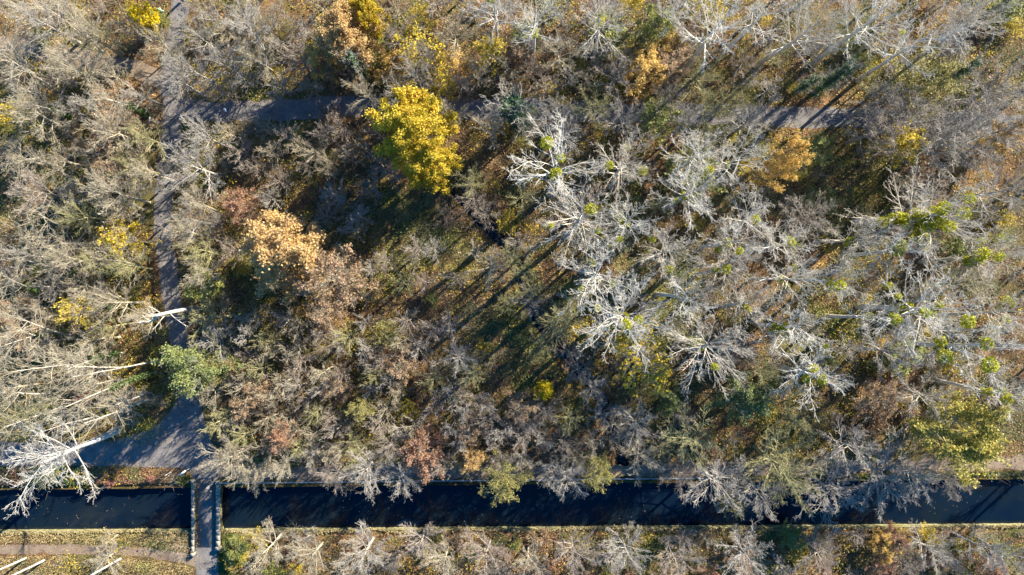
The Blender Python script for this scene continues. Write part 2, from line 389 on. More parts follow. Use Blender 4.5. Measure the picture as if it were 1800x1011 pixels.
road('towpath', 'tow_w', M['asphalt'], 0.020, 0.10, 'towpath beside the canal left of the bridge')
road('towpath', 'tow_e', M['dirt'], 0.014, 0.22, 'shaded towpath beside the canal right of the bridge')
road('dirt_track', 'fork', M['dirt'], 0.012, 0.25, 'dirt track forking left off the path')
road('footpath', 'south', M['dirt'], 0.014, 0.12, 'narrow footpath along the south bank')
jp = [gp(*p) for p in [(313, 704), (300, 722), (282, 742), (255, 758), (205, 774), (190, 800), (205, 820), (330, 823), (345, 846), (379, 846), (392, 828), (376, 790), (362, 750), (352, 704)]]
me = bpy.data.meshes.new('path_junction'); me.from_pydata([(x, y, 0.028) for x, y in jp], [], [list(range(len(jp)))[::-1]]); me.materials.append(M['asphalt'])
me.update(); jo = obj('path_junction', me); tag(jo, 'wide grey path junction in front of the bridge', kind='structure')
if me.polygons[0].normal.z < 0: me.flip_normals()

# south canal wall: stone face and a thin coping
x = np.linspace(-120, 120, 161)
def wall_strip(y0, y1, z0, z1):
    n = len(x); yc = canal_s(x); j = 0.03 * np.sin(x * 1.7) * np.sin(x * 0.43)
    rows = [np.stack([x, yc + y0 + j, np.full(n, z0)], 1), np.stack([x, yc + y0 + j, np.full(n, z1)], 1), np.stack([x, yc + y1 + j, np.full(n, z1)], 1), np.stack([x, yc + y1 + j, np.full(n, z0)], 1)]
    F = [[r_ * n + k, r_ * n + k + 1, (r_ + 1) * n + k + 1, (r_ + 1) * n + k] for r_ in range(3) for k in range(n - 1)]
    return np.concatenate(rows), np.array(F)
cw = empty('canal_wall', (0, VS, 0)); tag(cw, 'low stone wall edging the south side of the canal', 'wall')
V, F = wall_strip(0.025, 0.16, -2.4, -0.08); V = V - [0, VS, 0]; obj('wall_face', mesh_np('wall_face', V, F, M['mossy']), cw)
V, F = wall_strip(-0.06, 0.16, -0.3, 0.03); V = V - [0, VS, 0]; o = obj('coping', mesh_np('coping', V, F, M['mossy']), cw); o['kind'] = 'stuff'

# ------------------------------------------------------------------ tree growing
def first_paths(base, dirs, L, npts, up, wob, rg):
    """paths from base (N,3), unit dirs, lengths L"""
    N = len(base); P = np.zeros((N, npts, 3)); P[:, 0] = base; d = dirs.copy()
    step = (L / (npts - 1))[:, None]; bend = rg.normal(0, wob * 0.75, (N, 3)) * (4.0 / max(npts - 1, 4)); wob = wob * 0.6
    for i in range(1, npts):
        d = d + bend + rg.normal(0, wob, (N, 3)); d[:, 2] += up
        d /= np.linalg.norm(d, axis=1, keepdims=True)
        P[:, i] = P[:, i - 1] + d * step
    return P
def kids(P, R, n, t0, t1, ang, lf, npts, up, wob, rf, rg, rmin, taper=0.35):
    N, m, _ = P.shape
    Lp = np.linalg.norm(np.diff(P, axis=1), axis=2).sum(1)
    idx = np.repeat(np.arange(N), n); K = N * n
    t = t0 + (t1 - t0) * ((np.tile(np.arange(n), N) + rg.uniform(0, 1, K)) / n)
    f = t * (m - 1); i0 = np.clip(f.astype(int), 0, m - 2); u = (f - i0)[:, None]
    base = P[idx, i0] * (1 - u) + P[idx, i0 + 1] * u
    T = P[idx, i0 + 1] - P[idx, i0]; T /= np.linalg.norm(T, axis=1, keepdims=True) + 1e-9
    rb = R[idx, i0] * (1 - u[:, 0]) + R[idx, i0 + 1] * u[:, 0]
    q = rg.normal(0, 1, (K, 3)); q[:, 2] += 0.25
    q -= T * np.sum(q * T, 1, keepdims=True); q /= np.linalg.norm(q, axis=1, keepdims=True) + 1e-9
    a = rg.normal(ang, 0.16, K)[:, None]
    d = np.cos(a) * T + np.sin(a) * q
    L = Lp[idx] * lf * (1.12 - 0.6 * t) * rg.uniform(0.6, 1.25, K)
    C = first_paths(base, d, L, npts, up, wob, rg)
    r0 = np.maximum(rb * rf, rmin)
    RR = r0[:, None] * np.linspace(1, taper, npts)[None, :]
    return C, np.maximum(RR, rmin * 0.6)

def grow(seed, Ht, Rc, cb=0.45, n1=14, n2=7, n3=5, n4=3, r0=0.28, lean=0.03, el_lo=25, el_hi=72, up1=0.03, wob=0.10,
         rmin=0.02, fork=True, limb=1.0, ang2=0.65, lf2=0.5, lf3=0.45, lf4=0.42):
    """returns dict of (V,F) for trunk / branches / twigs and the twig paths"""
    rg = np.random.default_rng(seed)
    tp = first_paths(np.zeros((1, 3)), np.array([[0, 0, 1.0]]), np.array([Ht * (0.8 if fork else 0.93)]), 12, 0.06, lean, rg)
    tp[0, 0, 2] = -0.8
    tr = (r0 * np.linspace(1.0, 0.32, 12))[None, :]; tr[0, 0] *= 1.35
    t = cb + (0.97 - cb) * (np.arange(n1) + rg.uniform(0, 1, n1)) / n1
    f = t * 11; i0 = np.clip(f.astype(int), 0, 10); u = (f - i0)[:, None]
    base = tp[0, i0] * (1 - u) + tp[0, i0 + 1] * u
    az = np.arange(n1) * 2.39996 + rg.normal(0, 0.35, n1)
    s = (t - cb) / (0.97 - cb)
    el = np.radians(el_lo + (el_hi - el_lo) * s ** 1.1 + rg.normal(0, 6, n1))
    d = np.stack([np.cos(el) * np.cos(az), np.cos(el) * np.sin(az), np.sin(el)], 1)
    reach = Rc * (1.0 - 0.45 * s ** 1.5) * rg.uniform(0.72, 1.08, n1)
    L = np.minimum(reach / np.maximum(np.cos(el), 0.25), (Ht * 1.02 - base[:, 2]) / np.maximum(np.sin(el), 0.25))
    P1 = first_paths(base, d, L, 9, up1, wob * 0.8, rg)
    rb = np.interp(t * 11, np.arange(12), tr[0]) * rg.uniform(0.45, 0.65, n1) * limb
    R1 = rb[:, None] * np.linspace(1, 0.22, 9)[None, :]
    P2, R2 = kids(P1, R1, n2, 0.18, 0.98, ang2, lf2, 6, 0.02, wob * 1.2, 0.62, rg, rmin * 1.6)
    P3, R3 = kids(P2, R2, n3, 0.15, 1.0, 0.6, lf3 * 1.05, 4, 0.02, wob * 1.5, 0.6, rg, rmin * 1.15)
    out = {'trunk': tubes(tp, tr, 8), 'branches': join([tubes(P1, R1, 5), tubes(P2, R2, 4)])}
    tw = [tubes(P3, R3, 3)]; ends = P3
    if n4:
        P4, R4 = kids(P3, R3, n4, 0.2, 1.0, 0.6, lf4 * 1.3, 2, 0.0, wob * 1.5, 0.7, rg, rmin)
        tw.append(tubes(P4, R4, 3)); ends = P4
    out['twigs'] = join(tw); out['_ends'] = ends; out['_mid'] = P3; out['_l1'] = P1; out['_l2'] = P2; out['_tp'] = tp; out['_tr'] = tr
    return out

def grow_shrub(seed, Ht, Rc, n1=18, n2=7, n3=6, r0=0.06, rmin=0.012, el=(45, 80), wob=0.12):
    rg = np.random.default_rng(seed)
    base = np.column_stack([rg.normal(0, Rc * 0.10, (n1, 2)), np.full(n1, -0.25)])
    az = np.arange(n1) * 2.39996 + rg.normal(0, 0.3, n1); e = np.radians(rg.uniform(el[0], el[1], n1))
    d = np.stack([np.cos(e) * np.cos(az), np.cos(e) * np.sin(az), np.sin(e)], 1)
    L = np.minimum(Rc * rg.uniform(0.7, 1.1, n1) / np.maximum(np.cos(e), 0.2), Ht * rg.uniform(0.75, 1.1, n1) / np.sin(e))
    P1 = first_paths(base, d, L, 8, -0.01, wob * 0.7, rg)
    R1 = (r0 * rg.uniform(0.7, 1.2, n1))[:, None] * np.linspace(1, 0.3, 8)[None, :]
    P2, R2 = kids(P1, R1, n2, 0.2, 1.0, 0.6, 0.5, 5, 0.01, wob, 0.65, rg, rmin * 1.3)
    P3, R3 = kids(P2, R2, n3, 0.15, 1.0, 0.6, 0.55, 2, 0.0, wob * 1.4, 0.7, rg, rmin)
    return {'stems': tubes(P1, R1, 5), 'branches': tubes(P2, R2, 3), 'twigs': tubes(P3, R3, 3), '_ends': P3, '_l2': P2, '_l1': P1}

def leaves_on(paths, count, size, spread, rg, flat=0.5, keep=None):
    N, m, _ = paths.shape
    i = rg.integers(0, N, count); j = rg.uniform(0.2, 1, count) * (m - 1)
    a = np.clip(j.astype(int), 0, m - 2); u = (j - a)[:, None]
    C = paths[i, a] * (1 - u) + paths[i, a + 1] * u + rg.normal(0, spread, (count, 3))
    if keep is not None: C = C[keep(C)]
    return leaf_quads(C, rg.uniform(size * 0.65, size * 1.35, len(C)), rg, flat)
def ivy_on(tp, tr, z0, z1, count, rg, thick=0.35, size=0.28):
    f = rg.uniform(z0, z1, count) * 11; i0 = np.clip(f.astype(int), 0, 10); u = (f - i0)[:, None]
    c = tp[0, i0] * (1 - u) + tp[0, i0 + 1] * u
    a = rg.uniform(0, 2 * np.pi, count); r = np.interp(f, np.arange(12), tr[0]) + np.abs(rg.normal(0, thick, count))
    C = c + np.stack([np.cos(a) * r, np.sin(a) * r, rg.normal(0, 0.2, count)], 1)
    return leaf_quads(C, rg.uniform(size * 0.7, size * 1.3, count), rg, 0.8)

PROTO = {}                         # kind -> list of dict(parts=[(name, mesh)], H, R, mist=[...])
def proto(kind, parts, Ht, Rc, mist=None):
    PROTO.setdefault(kind, []).append({'parts': parts, 'H': Ht, 'R': Rc, 'mist': mist or [], 'leafy': any(q[0] == 'leaves' for q in parts) and Ht > 3.5})
def msh(name, vf, mat): return mesh_np(name, vf[0], vf[1], mat)

def mist_mesh(seed):
    rg = np.random.default_rng(seed); n = 330
    d = rg.normal(0, 1, (n, 3)); d /= np.linalg.norm(d, axis=1, keepdims=True)
    C = d * (rg.uniform(0.45, 1.0, n) ** 0.5)[:, None]
    lv = leaf_quads(C, rg.uniform(0.22, 0.38, n), rg, 0.8)
    return mesh_np('mistletoe', lv[0], lv[1], M['mist'])
MIST = [mist_mesh(s) for s in (1, 2)]

# pale wide-crowned poplars (right half of the picture)
for sd_ in range(6):
    rg = np.random.default_rng(100 + sd_)
    pm_ = M['palec'] if sd_ in (2, 5) else M['pale']
    g = grow(200 + sd_, 26, 7.2, cb=(0.6, 0.52, 0.64, 0.56, 0.66, 0.5)[sd_], n1=(20, 15, 23, 17, 14, 21)[sd_], n2=9, n3=5, n4=4, r0=0.46, limb=0.74, el_lo=(10, 18, 5, 14, 8, 22)[sd_], el_hi=68, up1=(0.02, 0.035, 0.01, 0.03, 0.0, 0.02)[sd_], wob=(0.08, 0.12, 0.07, 0.10, 0.13, 0.09)[sd_], rmin=0.016, ang2=0.55, lf2=0.38, lf3=0.5)
    spots = []
    for _ in range(34):
        i = rg.integers(0, len(g['_l1'])); j = rg.integers(0, 7) if _ % 3 else rg.integers(0, 3)
        spots.append((*(g['_l1'][i, j] + np.array([0, 0, 0.2])), rg.uniform(0.42, 0.95)))
    proto('poplar', [('trunk', msh('trunk', g['trunk'], pm_)), ('branches', msh('branches', g['branches'], pm_)), ('twigs', msh('twigs', g['twigs'], pm_))], 26, 7.2, spots)

# fine-twigged bare trees in four barks
for kind, mat, lim in (('tan', 'tanb', 'tanb'), ('grey', 'greyb', 'greyb'), ('olive', 'oliveb', 'oliveb'), ('mauve', 'mauveb', 'mauveb')):
    for sd_ in range(2):
        g = grow(300 + sd_ * 7 + len(kind) * 31, 14, 4.6, cb=0.34, n1=16, n2=9, n3=7, n4=4, r0=0.25, el_lo=22, el_hi=80, up1=0.0, wob=0.07, rmin=0.0135, ang2=0.45, lf2=0.42, lf3=0.48)
        proto(kind, [('trunk', msh('trunk', g['trunk'], M[lim])), ('branches', msh('branches', g['branches'], M[lim])), ('twigs', msh('twigs', g['twigs'], M[mat]))], 14, 4.6)
# small thicket trees with many fanning stems
for kind, mat in (('stan', 'tanb'), ('sgrey', 'greyb'), ('solive', 'oliveb'), ('smauve', 'mauveb')):
    for sd_ in range(2):
        g = grow(500 + sd_ * 13 + ord(kind[1]), 8.5, 2.9, cb=0.25, n1=15, n2=8, n3=6, n4=4, r0=0.18, el_lo=28, el_hi=82, up1=-0.01, wob=0.07, rmin=0.0125, ang2=0.45, lf2=0.42)
        proto(kind, [('trunk', msh('trunk', g['trunk'], M[mat])), ('branches', msh('branches', g['branches'], M[mat])), ('twigs', msh('twigs', g['twigs'], M[mat]))], 8.5, 2.9)
# tall slender cream-barked trees of the left edge, some with ivy
for sd_ in range(4):
    rg = np.random.default_rng(700 + sd_)
    g = grow(710 + sd_, 22, 4.0, cb=0.5, n1=11, n2=7, n3=5, n4=2, r0=0.17, lean=0.035, el_lo=35, el_hi=75, up1=0.0, wob=0.10, rmin=0.014)
    pr = [('trunk', msh('trunk', g['trunk'], M['palec'])), ('branches', msh('branches', g['branches'], M['tanb'])), ('twigs', msh('twigs', g['twigs'], M['tanb']))]
    if sd_ < 2: proto('slender', pr, 22, 4.0)
    else:
        pr.append(('ivy', msh('ivy', ivy_on(g['_tp'], g['_tr'], 0.08, 0.55, 1500, rg, 0.22), M['green']))); proto('slender_ivy', pr, 22, 4.0)
# ivy-clad grey trees
for sd_ in range(2):
    rg = np.random.default_rng(760 + sd_)
    g = grow(770 + sd_, 20, 5.0, cb=0.4, n1=14, n2=7, n3=5, n4=3, r0=0.26, el_lo=20, el_hi=70, rmin=0.022)
    iv = join([ivy_on(g['_tp'], g['_tr'], 0.03, 0.85, 2200, rg, 0.7, 0.34), leaves_on(g['_l1'][:, :5], 2200, 0.34, 0.35, rg)])
    proto('ivytree', [('trunk', msh('trunk', g['trunk'], M['darkb'])), ('branches', msh('branches', g['branches'], M['greyb'])), ('twigs', msh('twigs', g['twigs'], M['greyb'])), ('ivy', msh('ivy', iv, M['ivy']))], 20, 5.0)

# leafy autumn trees: (kind, bark, leaf material, H, R, leaves, leaf size, spread, n variants)
def clump_keep(seed, frac):
    """drop leaves in random lobes so the crown has gaps and clumps"""
    rg = np.random.default_rng(seed); k = rg.uniform(-1, 1, (10, 3)); k /= np.linalg.norm(k, axis=1, keepdims=True); ph = rg.uniform(0, 6.28, 10); fr = rg.uniform(0.7, 2.2, 10)
    def f(C):
        v = sum(np.sin((C @ k[i]) * fr[i] + ph[i]) for i in range(10)) / 3.2
        return v + rg.normal(0, 0.25, len(C)) > np.quantile(v, 1 - frac)
    return f
def leafy(kind, bark, leaf, Ht, Rc, count, size, spread, seeds, frac=0.72, fine=False, **kw):
    for sd_ in seeds:
        rg = np.random.default_rng(sd_)
        a = dict(cb=0.25, n1=24, n2=7, n3=5, n4=(2 if fine else 0), r0=0.24, el_lo=5, el_hi=75, up1=0.02, wob=0.10, rmin=0.015); a.update(kw)
        g = grow(sd_, Ht, Rc, **a)
        lv = leaves_on(g['_mid'], count, size, spread, rg, 0.6, clump_keep(sd_, frac))
        proto(kind, [('trunk', msh('trunk', g['trunk'], M['darkb'])), ('branches', msh('branches', g['branches'], M[bark])), ('twigs', msh('twigs', g['twigs'], M[bark])), ('leaves', msh('leaves', lv, M[leaf]))], Ht, Rc)
leafy('gold', 'brownb', 'gold', 18, 7.5, 46000, 0.29, 0.34, [901], 0.82)
leafy('orange', 'brownb', 'orange', 15, 6.0, 30000, 0.27, 0.32, [911], 0.88)
leafy('amber', 'brownb', 'amber', 12, 4.0, 12000, 0.24, 0.25, [915, 917], 0.55, n1=15)
leafy('buff', 'tanb', 'buff', 13, 4.6, 9000, 0.24, 0.2, [921], 0.55, True)
leafy('russet', 'mauveb', 'russet', 9, 4.0, 9000, 0.22, 0.2, [931, 932], 0.7, True)
leafy('lemon', 'brownb', 'lemon', 9, 2.4, 3500, 0.30, 0.2, [941], 0.8)
leafy('olive_leaf', 'oliveb', 'olive', 12, 5.0, 9000, 0.22, 0.25, [951, 952], 0.6, True)
leafy('bigolive', 'oliveb', 'straw_leaf', 13, 7.0, 26000, 0.28, 0.3, [955], 0.6)
leafy('green_sparse', 'greyb', 'sage', 11, 5.0, 15000, 0.25, 0.25, [961], 0.7, True)
leafy('yellow_sparse', 'tanb', 'gold', 12, 4.5, 3600, 0.30, 0.22, [971, 972], 0.5, True)
leafy('lime', 'oliveb', 'lime', 9, 3.2, 3600, 0.30, 0.22, [981, 982], 0.65)
leafy('redl', 'mauveb', 'red', 4, 2.0, 1500, 0.24, 0.15, [991], 0.7)

# shrubs
def shrub(kind, bark, leaf, Ht, Rc, seeds, count=0, size=0.22, n3=6):
    for sd_ in seeds:
        rg = np.random.default_rng(sd_); g = grow_shrub(sd_, Ht, Rc, n3=n3)
        pr = [('stems', msh('stems', g['stems'], M[bark])), ('branches', msh('branches', g['branches'], M[bark])), ('twigs', msh('twigs', g['twigs'], M[bark]))]
        if count: pr.append(('leaves', msh('leaves', leaves_on(g['_ends'], count, size, 0.15, rg, 0.6), M[leaf])))
        proto(kind, pr, Ht, Rc)
shrub('sh_tan', 'tanb', None, 3.4, 2.6, [1001, 1002])
shrub('sh_grey', 'greyb', None, 3.4, 2.6, [1011, 1012])
shrub('sh_mauve', 'mauveb', None, 3.4, 2.6, [1021, 1022])
shrub('sh_yellow', 'tanb', 'gold', 3.0, 2.2, [1031, 1032], 900)
shrub('sh_lime', 'oliveb', 'lime', 3.0, 2.2, [1041, 1042], 900)
shrub('sh_buff', 'brownb', 'buff', 3.0, 2.2, [1051, 1052], 1000)

THINGS = []                        # (root, px, py, look words)
def plant(kind, name, cx, cy, r_px, h, label=None, cat='tree', group=None, mist=0, var=None, rz=None, lean=None, base=None, look=None, sx=1.0):
    """crown centre seen at pixel (cx,cy), crown radius in pixels, height in metres"""
    pl = PROTO[kind]; p = pl[(var if var is not None else int(rng.integers(0, len(pl)))) % len(pl)]
    hc = h * 0.82                                  # height at which the crown is widest from above
    k = (CAM_H - hc) / CAM_H
    R = r_px / S * k * (1.22 if p['leafy'] else 1.0)
    xy = gp(cx, cy, hc) if base is None else gp(*base)
    z0 = float(ground_z(np.array([xy[0]]), np.array([xy[1]]))[0])
    rot = (0, 0, rng.uniform(0, 6.28) if rz is None else rz)
    root = empty(name, (xy[0], xy[1], z0), rot, (R / p['R'] * sx, R / p['R'] / sx, h / p['H']))
    if lean is not None:                           # lean = horizontal shift of the crown in metres
        ax = Vector((-lean[1], lean[0], 0)); an = math.atan2(ax.length, hc)
        if ax.length > 0:
            q = Matrix.Rotation(an, 4, ax.normalized()) @ Matrix.Rotation(rot[2], 4, 'Z'); root.rotation_euler = q.to_euler()
    for nm, me in p['parts']:
        o = obj(nm, me, root)
        if nm in ('twigs', 'leaves', 'ivy', 'branches'): o['kind'] = 'stuff'
    if mist:
        sp = p['mist'][:]; random.shuffle(sp)
        s_ = R / p['R']
        for (mx, my, mz, mr) in sp[:mist]:
            mr *= 1.25 if mist > 6 else 1.05
            o = obj('mistletoe', MIST[int(rng.integers(0, 2))], root, (mx, my, mz), (0, 0, rng.uniform(0, 6)), (mr / s_, mr / s_, mr / (h / p['H'])))
    tag(root, label, cat, group)
    THINGS.append([root, cx, cy, r_px, kind, look])
    return root

# ------------------------------------------------------------------ the bridge
bx0, bx1 = gp(344, 0)[0], gp(383, 0)[0]
by0, by1 = gp(0, 962)[1], gp(0, 842)[1]
bcx, bcy = (bx0 + bx1) / 2, (by0 + by1) / 2
BR = empty('bridge', (bcx, bcy, 0)); tag(BR, 'narrow stone bridge carrying the path across the canal', 'bridge')
hw = (bx1 - bx0) / 2; hl = (by1 - by0) / 2
V, F = boxes([(0, 0, 0.02, 2 * hw, 2 * hl, 0.10)]); obj('deck', mesh_np('deck', V, F, M['asphalt']), BR)
def arch_slab():
    """solid below the deck with a shallow arch opening over the water"""
    n = 15; ys = np.linspace(-hl + 0.3, hl - 0.3, n); zt = -0.04
    yn, ys_ = canal_n(bcx) - bcy, canal_s(bcx) - bcy
    u = np.clip((ys - ys_) / (yn - ys_), 0, 1); zb = np.where((u > 0) & (u < 1), -1.05 + 0.62 * np.sin(u * np.pi), -2.3)
    V = []; w = hw + 0.55
    for x_ in (-w, w):
        for y_, z_ in zip(ys, zb): V.append((x_, y_, z_))
        for y_ in ys: V.append((x_, y_, zt))
    F = []
    o2 = 2 * n
    for k in range(n - 1):
        F += [[k, n + k, n + k + 1, k + 1], [o2 + k, o2 + k + 1, o2 + n + k + 1, o2 + n + k], [k, k + 1, o2 + k + 1, o2 + k], [n + k, o2 + n + k, o2 + n + k + 1, n + k + 1]]
    F += [[0, o2, o2 + n, n], [n - 1, 2 * n - 1, o2 + 2 * n - 1, o2 + n - 1]]
    return np.array(V, float), np.array(F)
V, F = arch_slab(); obj('arch', mesh_np('arch', V, F, M['mossy']), BR)
for side, wid, ylo, yhi in ((-1, 0.42, -hl - 0.7, hl - 0.5), (1, 0.62, -hl + 0.35, hl - 0.75)):
    xc = side * (hw + wid / 2 + 0.003)
    V, F = boxes([(0, 0, 0.28, wid, yhi - ylo, 0.62)]); par = obj('parapet', mesh_np('parapet', V, F, M['mossy']), BR, (xc, (ylo + yhi) / 2, 0))
    ns = 11; Ls = (yhi - ylo) / ns
    V, F = boxes([(0, 0, 0, wid + 0.10, Ls - 0.02, 0.14, 0.012)]); cm = mesh_np('coping_stone', V, F, M['stone'])
    for i in range(ns):
        obj('coping_stone', cm, par, (rng.uniform(-0.015, 0.015), -(yhi - ylo) / 2 + (i + 0.5) * Ls, 0.662 + rng.uniform(0, 0.015)), (0, 0, rng.uniform(-0.012, 0.012)))
    V, F = boxes([(0, 0, 0.42, wid + 0.22, 0.6, 1.04, 0.06)]); pm = mesh_np('end_pier', V, F, M['stone'])
    for y_ in (ylo - 0.32, yhi + 0.32): obj('end_pier', pm, BR, (xc, y_, 0))
V, F = strip(ROADS['southroad'][0], 3.9, 0.024, 0.10); tag(obj('path', mesh_np('path', V, F, M['asphalt'])), 'grey path leaving the bridge on the south bank', kind='structure')

# railing along the north bank, right of the bridge
RX0, RX1 = gp(392, 0)[0], gp(1260, 0)[0]
RL = empty('railing', (RX0, canal_n(RX0) + 1.0, 0)); tag(RL, 'long pale steel railing along the canal edge right of the bridge', 'railing')
V, F = tubes(np.array([[[0, 0, -0.5], [0, 0, 0.95]]], float), np.array([[0.03, 0.03]]), 6); pm = mesh_np('post', V, F, M['steel'])
nP = 44; dx = (RX1 - RX0) / (nP - 1)
for i in range(nP): obj('post', pm, RL, (i * dx, SN * i * dx, 0))
for zz in (0.5, 0.95):
    V, F = tubes(np.array([[[-0.2, 0, zz], [(RX1 - RX0) / 2, SN * (RX1 - RX0) / 2, zz], [RX1 - RX0 + 0.2, SN * (RX1 - RX0), zz]]], float), np.full((1, 3), 0.035 if zz < 0.9 else 0.05), 6)
    obj('rail', mesh_np('rail', V, F, M['steel']), RL)

# signs
def pole(h, r=0.04): return tubes(np.array([[[0, 0, -0.3], [0, 0, h]]], float), np.array([[r, r]]), 8)
sx, sy = gp(279, 217)
SG = empty('signpost', (sx - 0.35, sy + 0.05, 0)); tag(SG, 'white signpost with crossboard beside the path bend, next to white bin', 'sign')
V, F = pole(2.5); obj('post', mesh_np('post', V, F, M['white']), SG)
V, F = boxes([(0, 0, 2.35, 0.10, 1.0, 0.35)]); obj('board', mesh_np('board', V, F, M['white']), SG, rot=(0, 0, -0.12))
BN = empty('litter_bin', (sx, sy, 0)); tag(BN, 'round white litter bin at the path edge by signpost', 'bin')
a = np.linspace(0, 2 * np.pi, 16, endpoint=False)
def lathe(prof, k=16):
    V = np.array([[r * math.cos(t), r * math.sin(t), z] for r, z in prof for t in a]); m = len(prof)
    F = np.array([[i * k + j, i * k + (j + 1) % k, (i + 1) * k + (j + 1) % k, (i + 1) * k + j] for i in range(m - 1) for j in range(k)])
    return V, F
V, F = lathe([(0.02, 0), (0.27, 0), (0.30, 0.8), (0.30, 0.82)]); obj('drum', mesh_np('drum', V, F, M['white'], True), BN)
V, F = lathe([(0.34, 0.80), (0.34, 0.86), (0.26, 0.95), (0.02, 0.98)]); obj('lid', mesh_np('lid', V, F, M['white'], True), BN)
sx, sy = gp(332, 825)
SG = empty('information_board', (sx, sy, -0.0)); tag(SG, 'white two-legged information board at the bridge, right of signpost', 'sign')
pm = mesh_np('leg', *pole(2.3), M['white'])
for d in (-0.45, 0.45): obj('leg', pm, SG, (d * 0.8, d * 0.6, 0))
V, F = boxes([(0, 0, 1.75, 1.15, 0.06, 0.9)]); obj('panel', mesh_np('panel', V, F, M['white']), SG, rot=(0, 0, 0.64))
V, F = boxes([(0, 0, 2.32, 1.3, 0.3, 0.05)]); obj('roof', mesh_np('roof', V, F, M['white']), SG, rot=(0, 0, 0.64))
sx, sy = gp(301, 830)
SG = empty('signpost', (sx, sy, -0.1)); tag(SG, 'thin white signpost in the canal verge left of the bridge', 'sign')
V, F = pole(2.2, 0.035); obj('post', mesh_np('post', V, F, M['white']), SG)
V, F = boxes([(0, 0, 2.0, 0.45, 0.04, 0.45)]); obj('plate', mesh_np('plate', V, F, M['white']), SG, rot=(0, 0, 0.4))
sx, sy = gp(377, 811)
SG = empty('signpost', (sx, sy, 0)); tag(SG, 'white sign plate under the bare tree at the bridge end', 'sign')
V, F = pole(2.4, 0.035); obj('post', mesh_np('post', V, F, M['white']), SG)
V, F = boxes([(0, 0, 2.15, 0.06, 0.6, 0.6)]); obj('plate', mesh_np('plate', V, F, M['white']), SG)

# ------------------------------------------------------------------ people and the crow
def skin_mesh(name, verts, edges, rad, mat, parent, root=0, lev=2):
    me = bpy.data.meshes.new(name); me.from_pydata(verts, edges, []); me.materials.append(mat)
    o = obj(name, me, parent)
    sk = o.modifiers.new('skin', 'SKIN'); sk.use_smooth_shade = True
    for i, r in enumerate(rad):
        r = r if isinstance(r, tuple) else (r, r); me.skin_vertices[0].data[i].radius = r
    for i in range(len(verts)): me.skin_vertices[0].data[i].use_root = (i == root)
    ss = o.modifiers.new('sub', 'SUBSURF'); ss.levels = 1; ss.render_levels = lev
    return o
def person(x, y, rz, label, jacket, trousers, cap):
    P = empty('person', (x, y, 0.03), (0, 0, rz)); tag(P, label, 'person')
    v = {'pel': (0, 0, 0.93), 'wai': (0, 0.01, 1.08), 'che': (0, 0.02, 1.32), 'nec': (0, 0.03, 1.48), 'hea': (0, 0.05, 1.60), 'top': (0, 0.05, 1.72),
         'hl': (-0.09, 0, 0.88), 'kl': (-0.10, 0.20, 0.50), 'al': (-0.10, 0.14, 0.10), 'tl': (-0.10, 0.32, 0.04),
         'hr': (0.09, 0, 0.88), 'kr': (0.10, 0.02, 0.48), 'ar': (0.10, -0.28, 0.14), 'tr': (0.10, -0.12, 0.04),
         'sl': (-0.19, 0.02, 1.42), 'el': (-0.27, -0.10, 1.15), 'wl': (-0.26, 0.02, 0.93), 'fl': (-0.25, 0.08, 0.85),
         'sr': (0.19, 0.02, 1.42), 'er': (0.27, 0.08, 1.15), 'wr': (0.25, 0.26, 1.02), 'fr': (0.24, 0.34, 1.00)}
    rd = {'pel': (.15, .11), 'wai': (.13, .10), 'che': (.17, .12), 'nec': .06, 'hea': (.085, .10), 'top': (.06, .07), 'hl': .085, 'kl': .06, 'al': .042, 'tl': .035,
          'hr': .085, 'kr': .06, 'ar': .042, 'tr': .035, 'sl': .07, 'el': .045, 'wl': .032, 'fl': .03, 'sr': .07, 'er': .045, 'wr': .032, 'fr': .03}
    E = [('pel', 'wai'), ('wai', 'che'), ('che', 'nec'), ('nec', 'hea'), ('hea', 'top'), ('pel', 'hl'), ('hl', 'kl'), ('kl', 'al'), ('al', 'tl'), ('pel', 'hr'), ('hr', 'kr'), ('kr', 'ar'), ('ar', 'tr'),
         ('che', 'sl'), ('sl', 'el'), ('el', 'wl'), ('wl', 'fl'), ('che', 'sr'), ('sr', 'er'), ('er', 'wr'), ('wr', 'fr')]
    def sub(name, keys, grow_, mat, root):
        ks = [k for k in v if k in keys]; ix = {k: i for i, k in enumerate(ks)}
        ed = [(ix[a_], ix[b_]) for a_, b_ in E if a_ in ix and b_ in ix]
        rr = [tuple(q + grow_ for q in (rd[k] if isinstance(rd[k], tuple) else (rd[k], rd[k]))) for k in ks]
        return skin_mesh(name, [v[k] for k in ks], ed, rr, mat, P, ix[root])
    sub('body', set(v), 0, M['skin'], 'pel')
    sub('jacket', {'wai', 'che', 'nec', 'sl', 'el', 'wl', 'sr', 'er', 'wr', 'pel'}, 0.035, jacket, 'che')
    sub('trousers', {'pel', 'hl', 'kl', 'al', 'hr', 'kr', 'ar'}, 0.022, trousers, 'pel')
    V, F = lathe([(0.115, 1.60), (0.125, 1.66), (0.10, 1.74), (0.05, 1.78), (0.01, 1.785)]); V = V + [0, 0.05, 0]; obj('cap', mesh_np('cap', V, F, cap, True), P)
    for s_ in (-1, 1):
        V, F = boxes([(s_ * 0.10, 0.24 if s_ < 0 else -0.18, 0.045, 0.10, 0.27, 0.09, 0.2)]); obj('shoe', mesh_np('shoe', V, F, M['white_cloth']), P)
    return P
p1 = person(*gp(287, 22), 2.4, 'walker in lime green jacket with white backpack beside the upper path', M['lime_cloth'], M['blue_cloth'], M['blue_cloth'])
V, F = boxes([(0, -0.20, 1.30, 0.24, 0.12, 0.32, 0.15)]); obj('backpack', mesh_np('backpack', V, F, M['white_cloth']), p1)
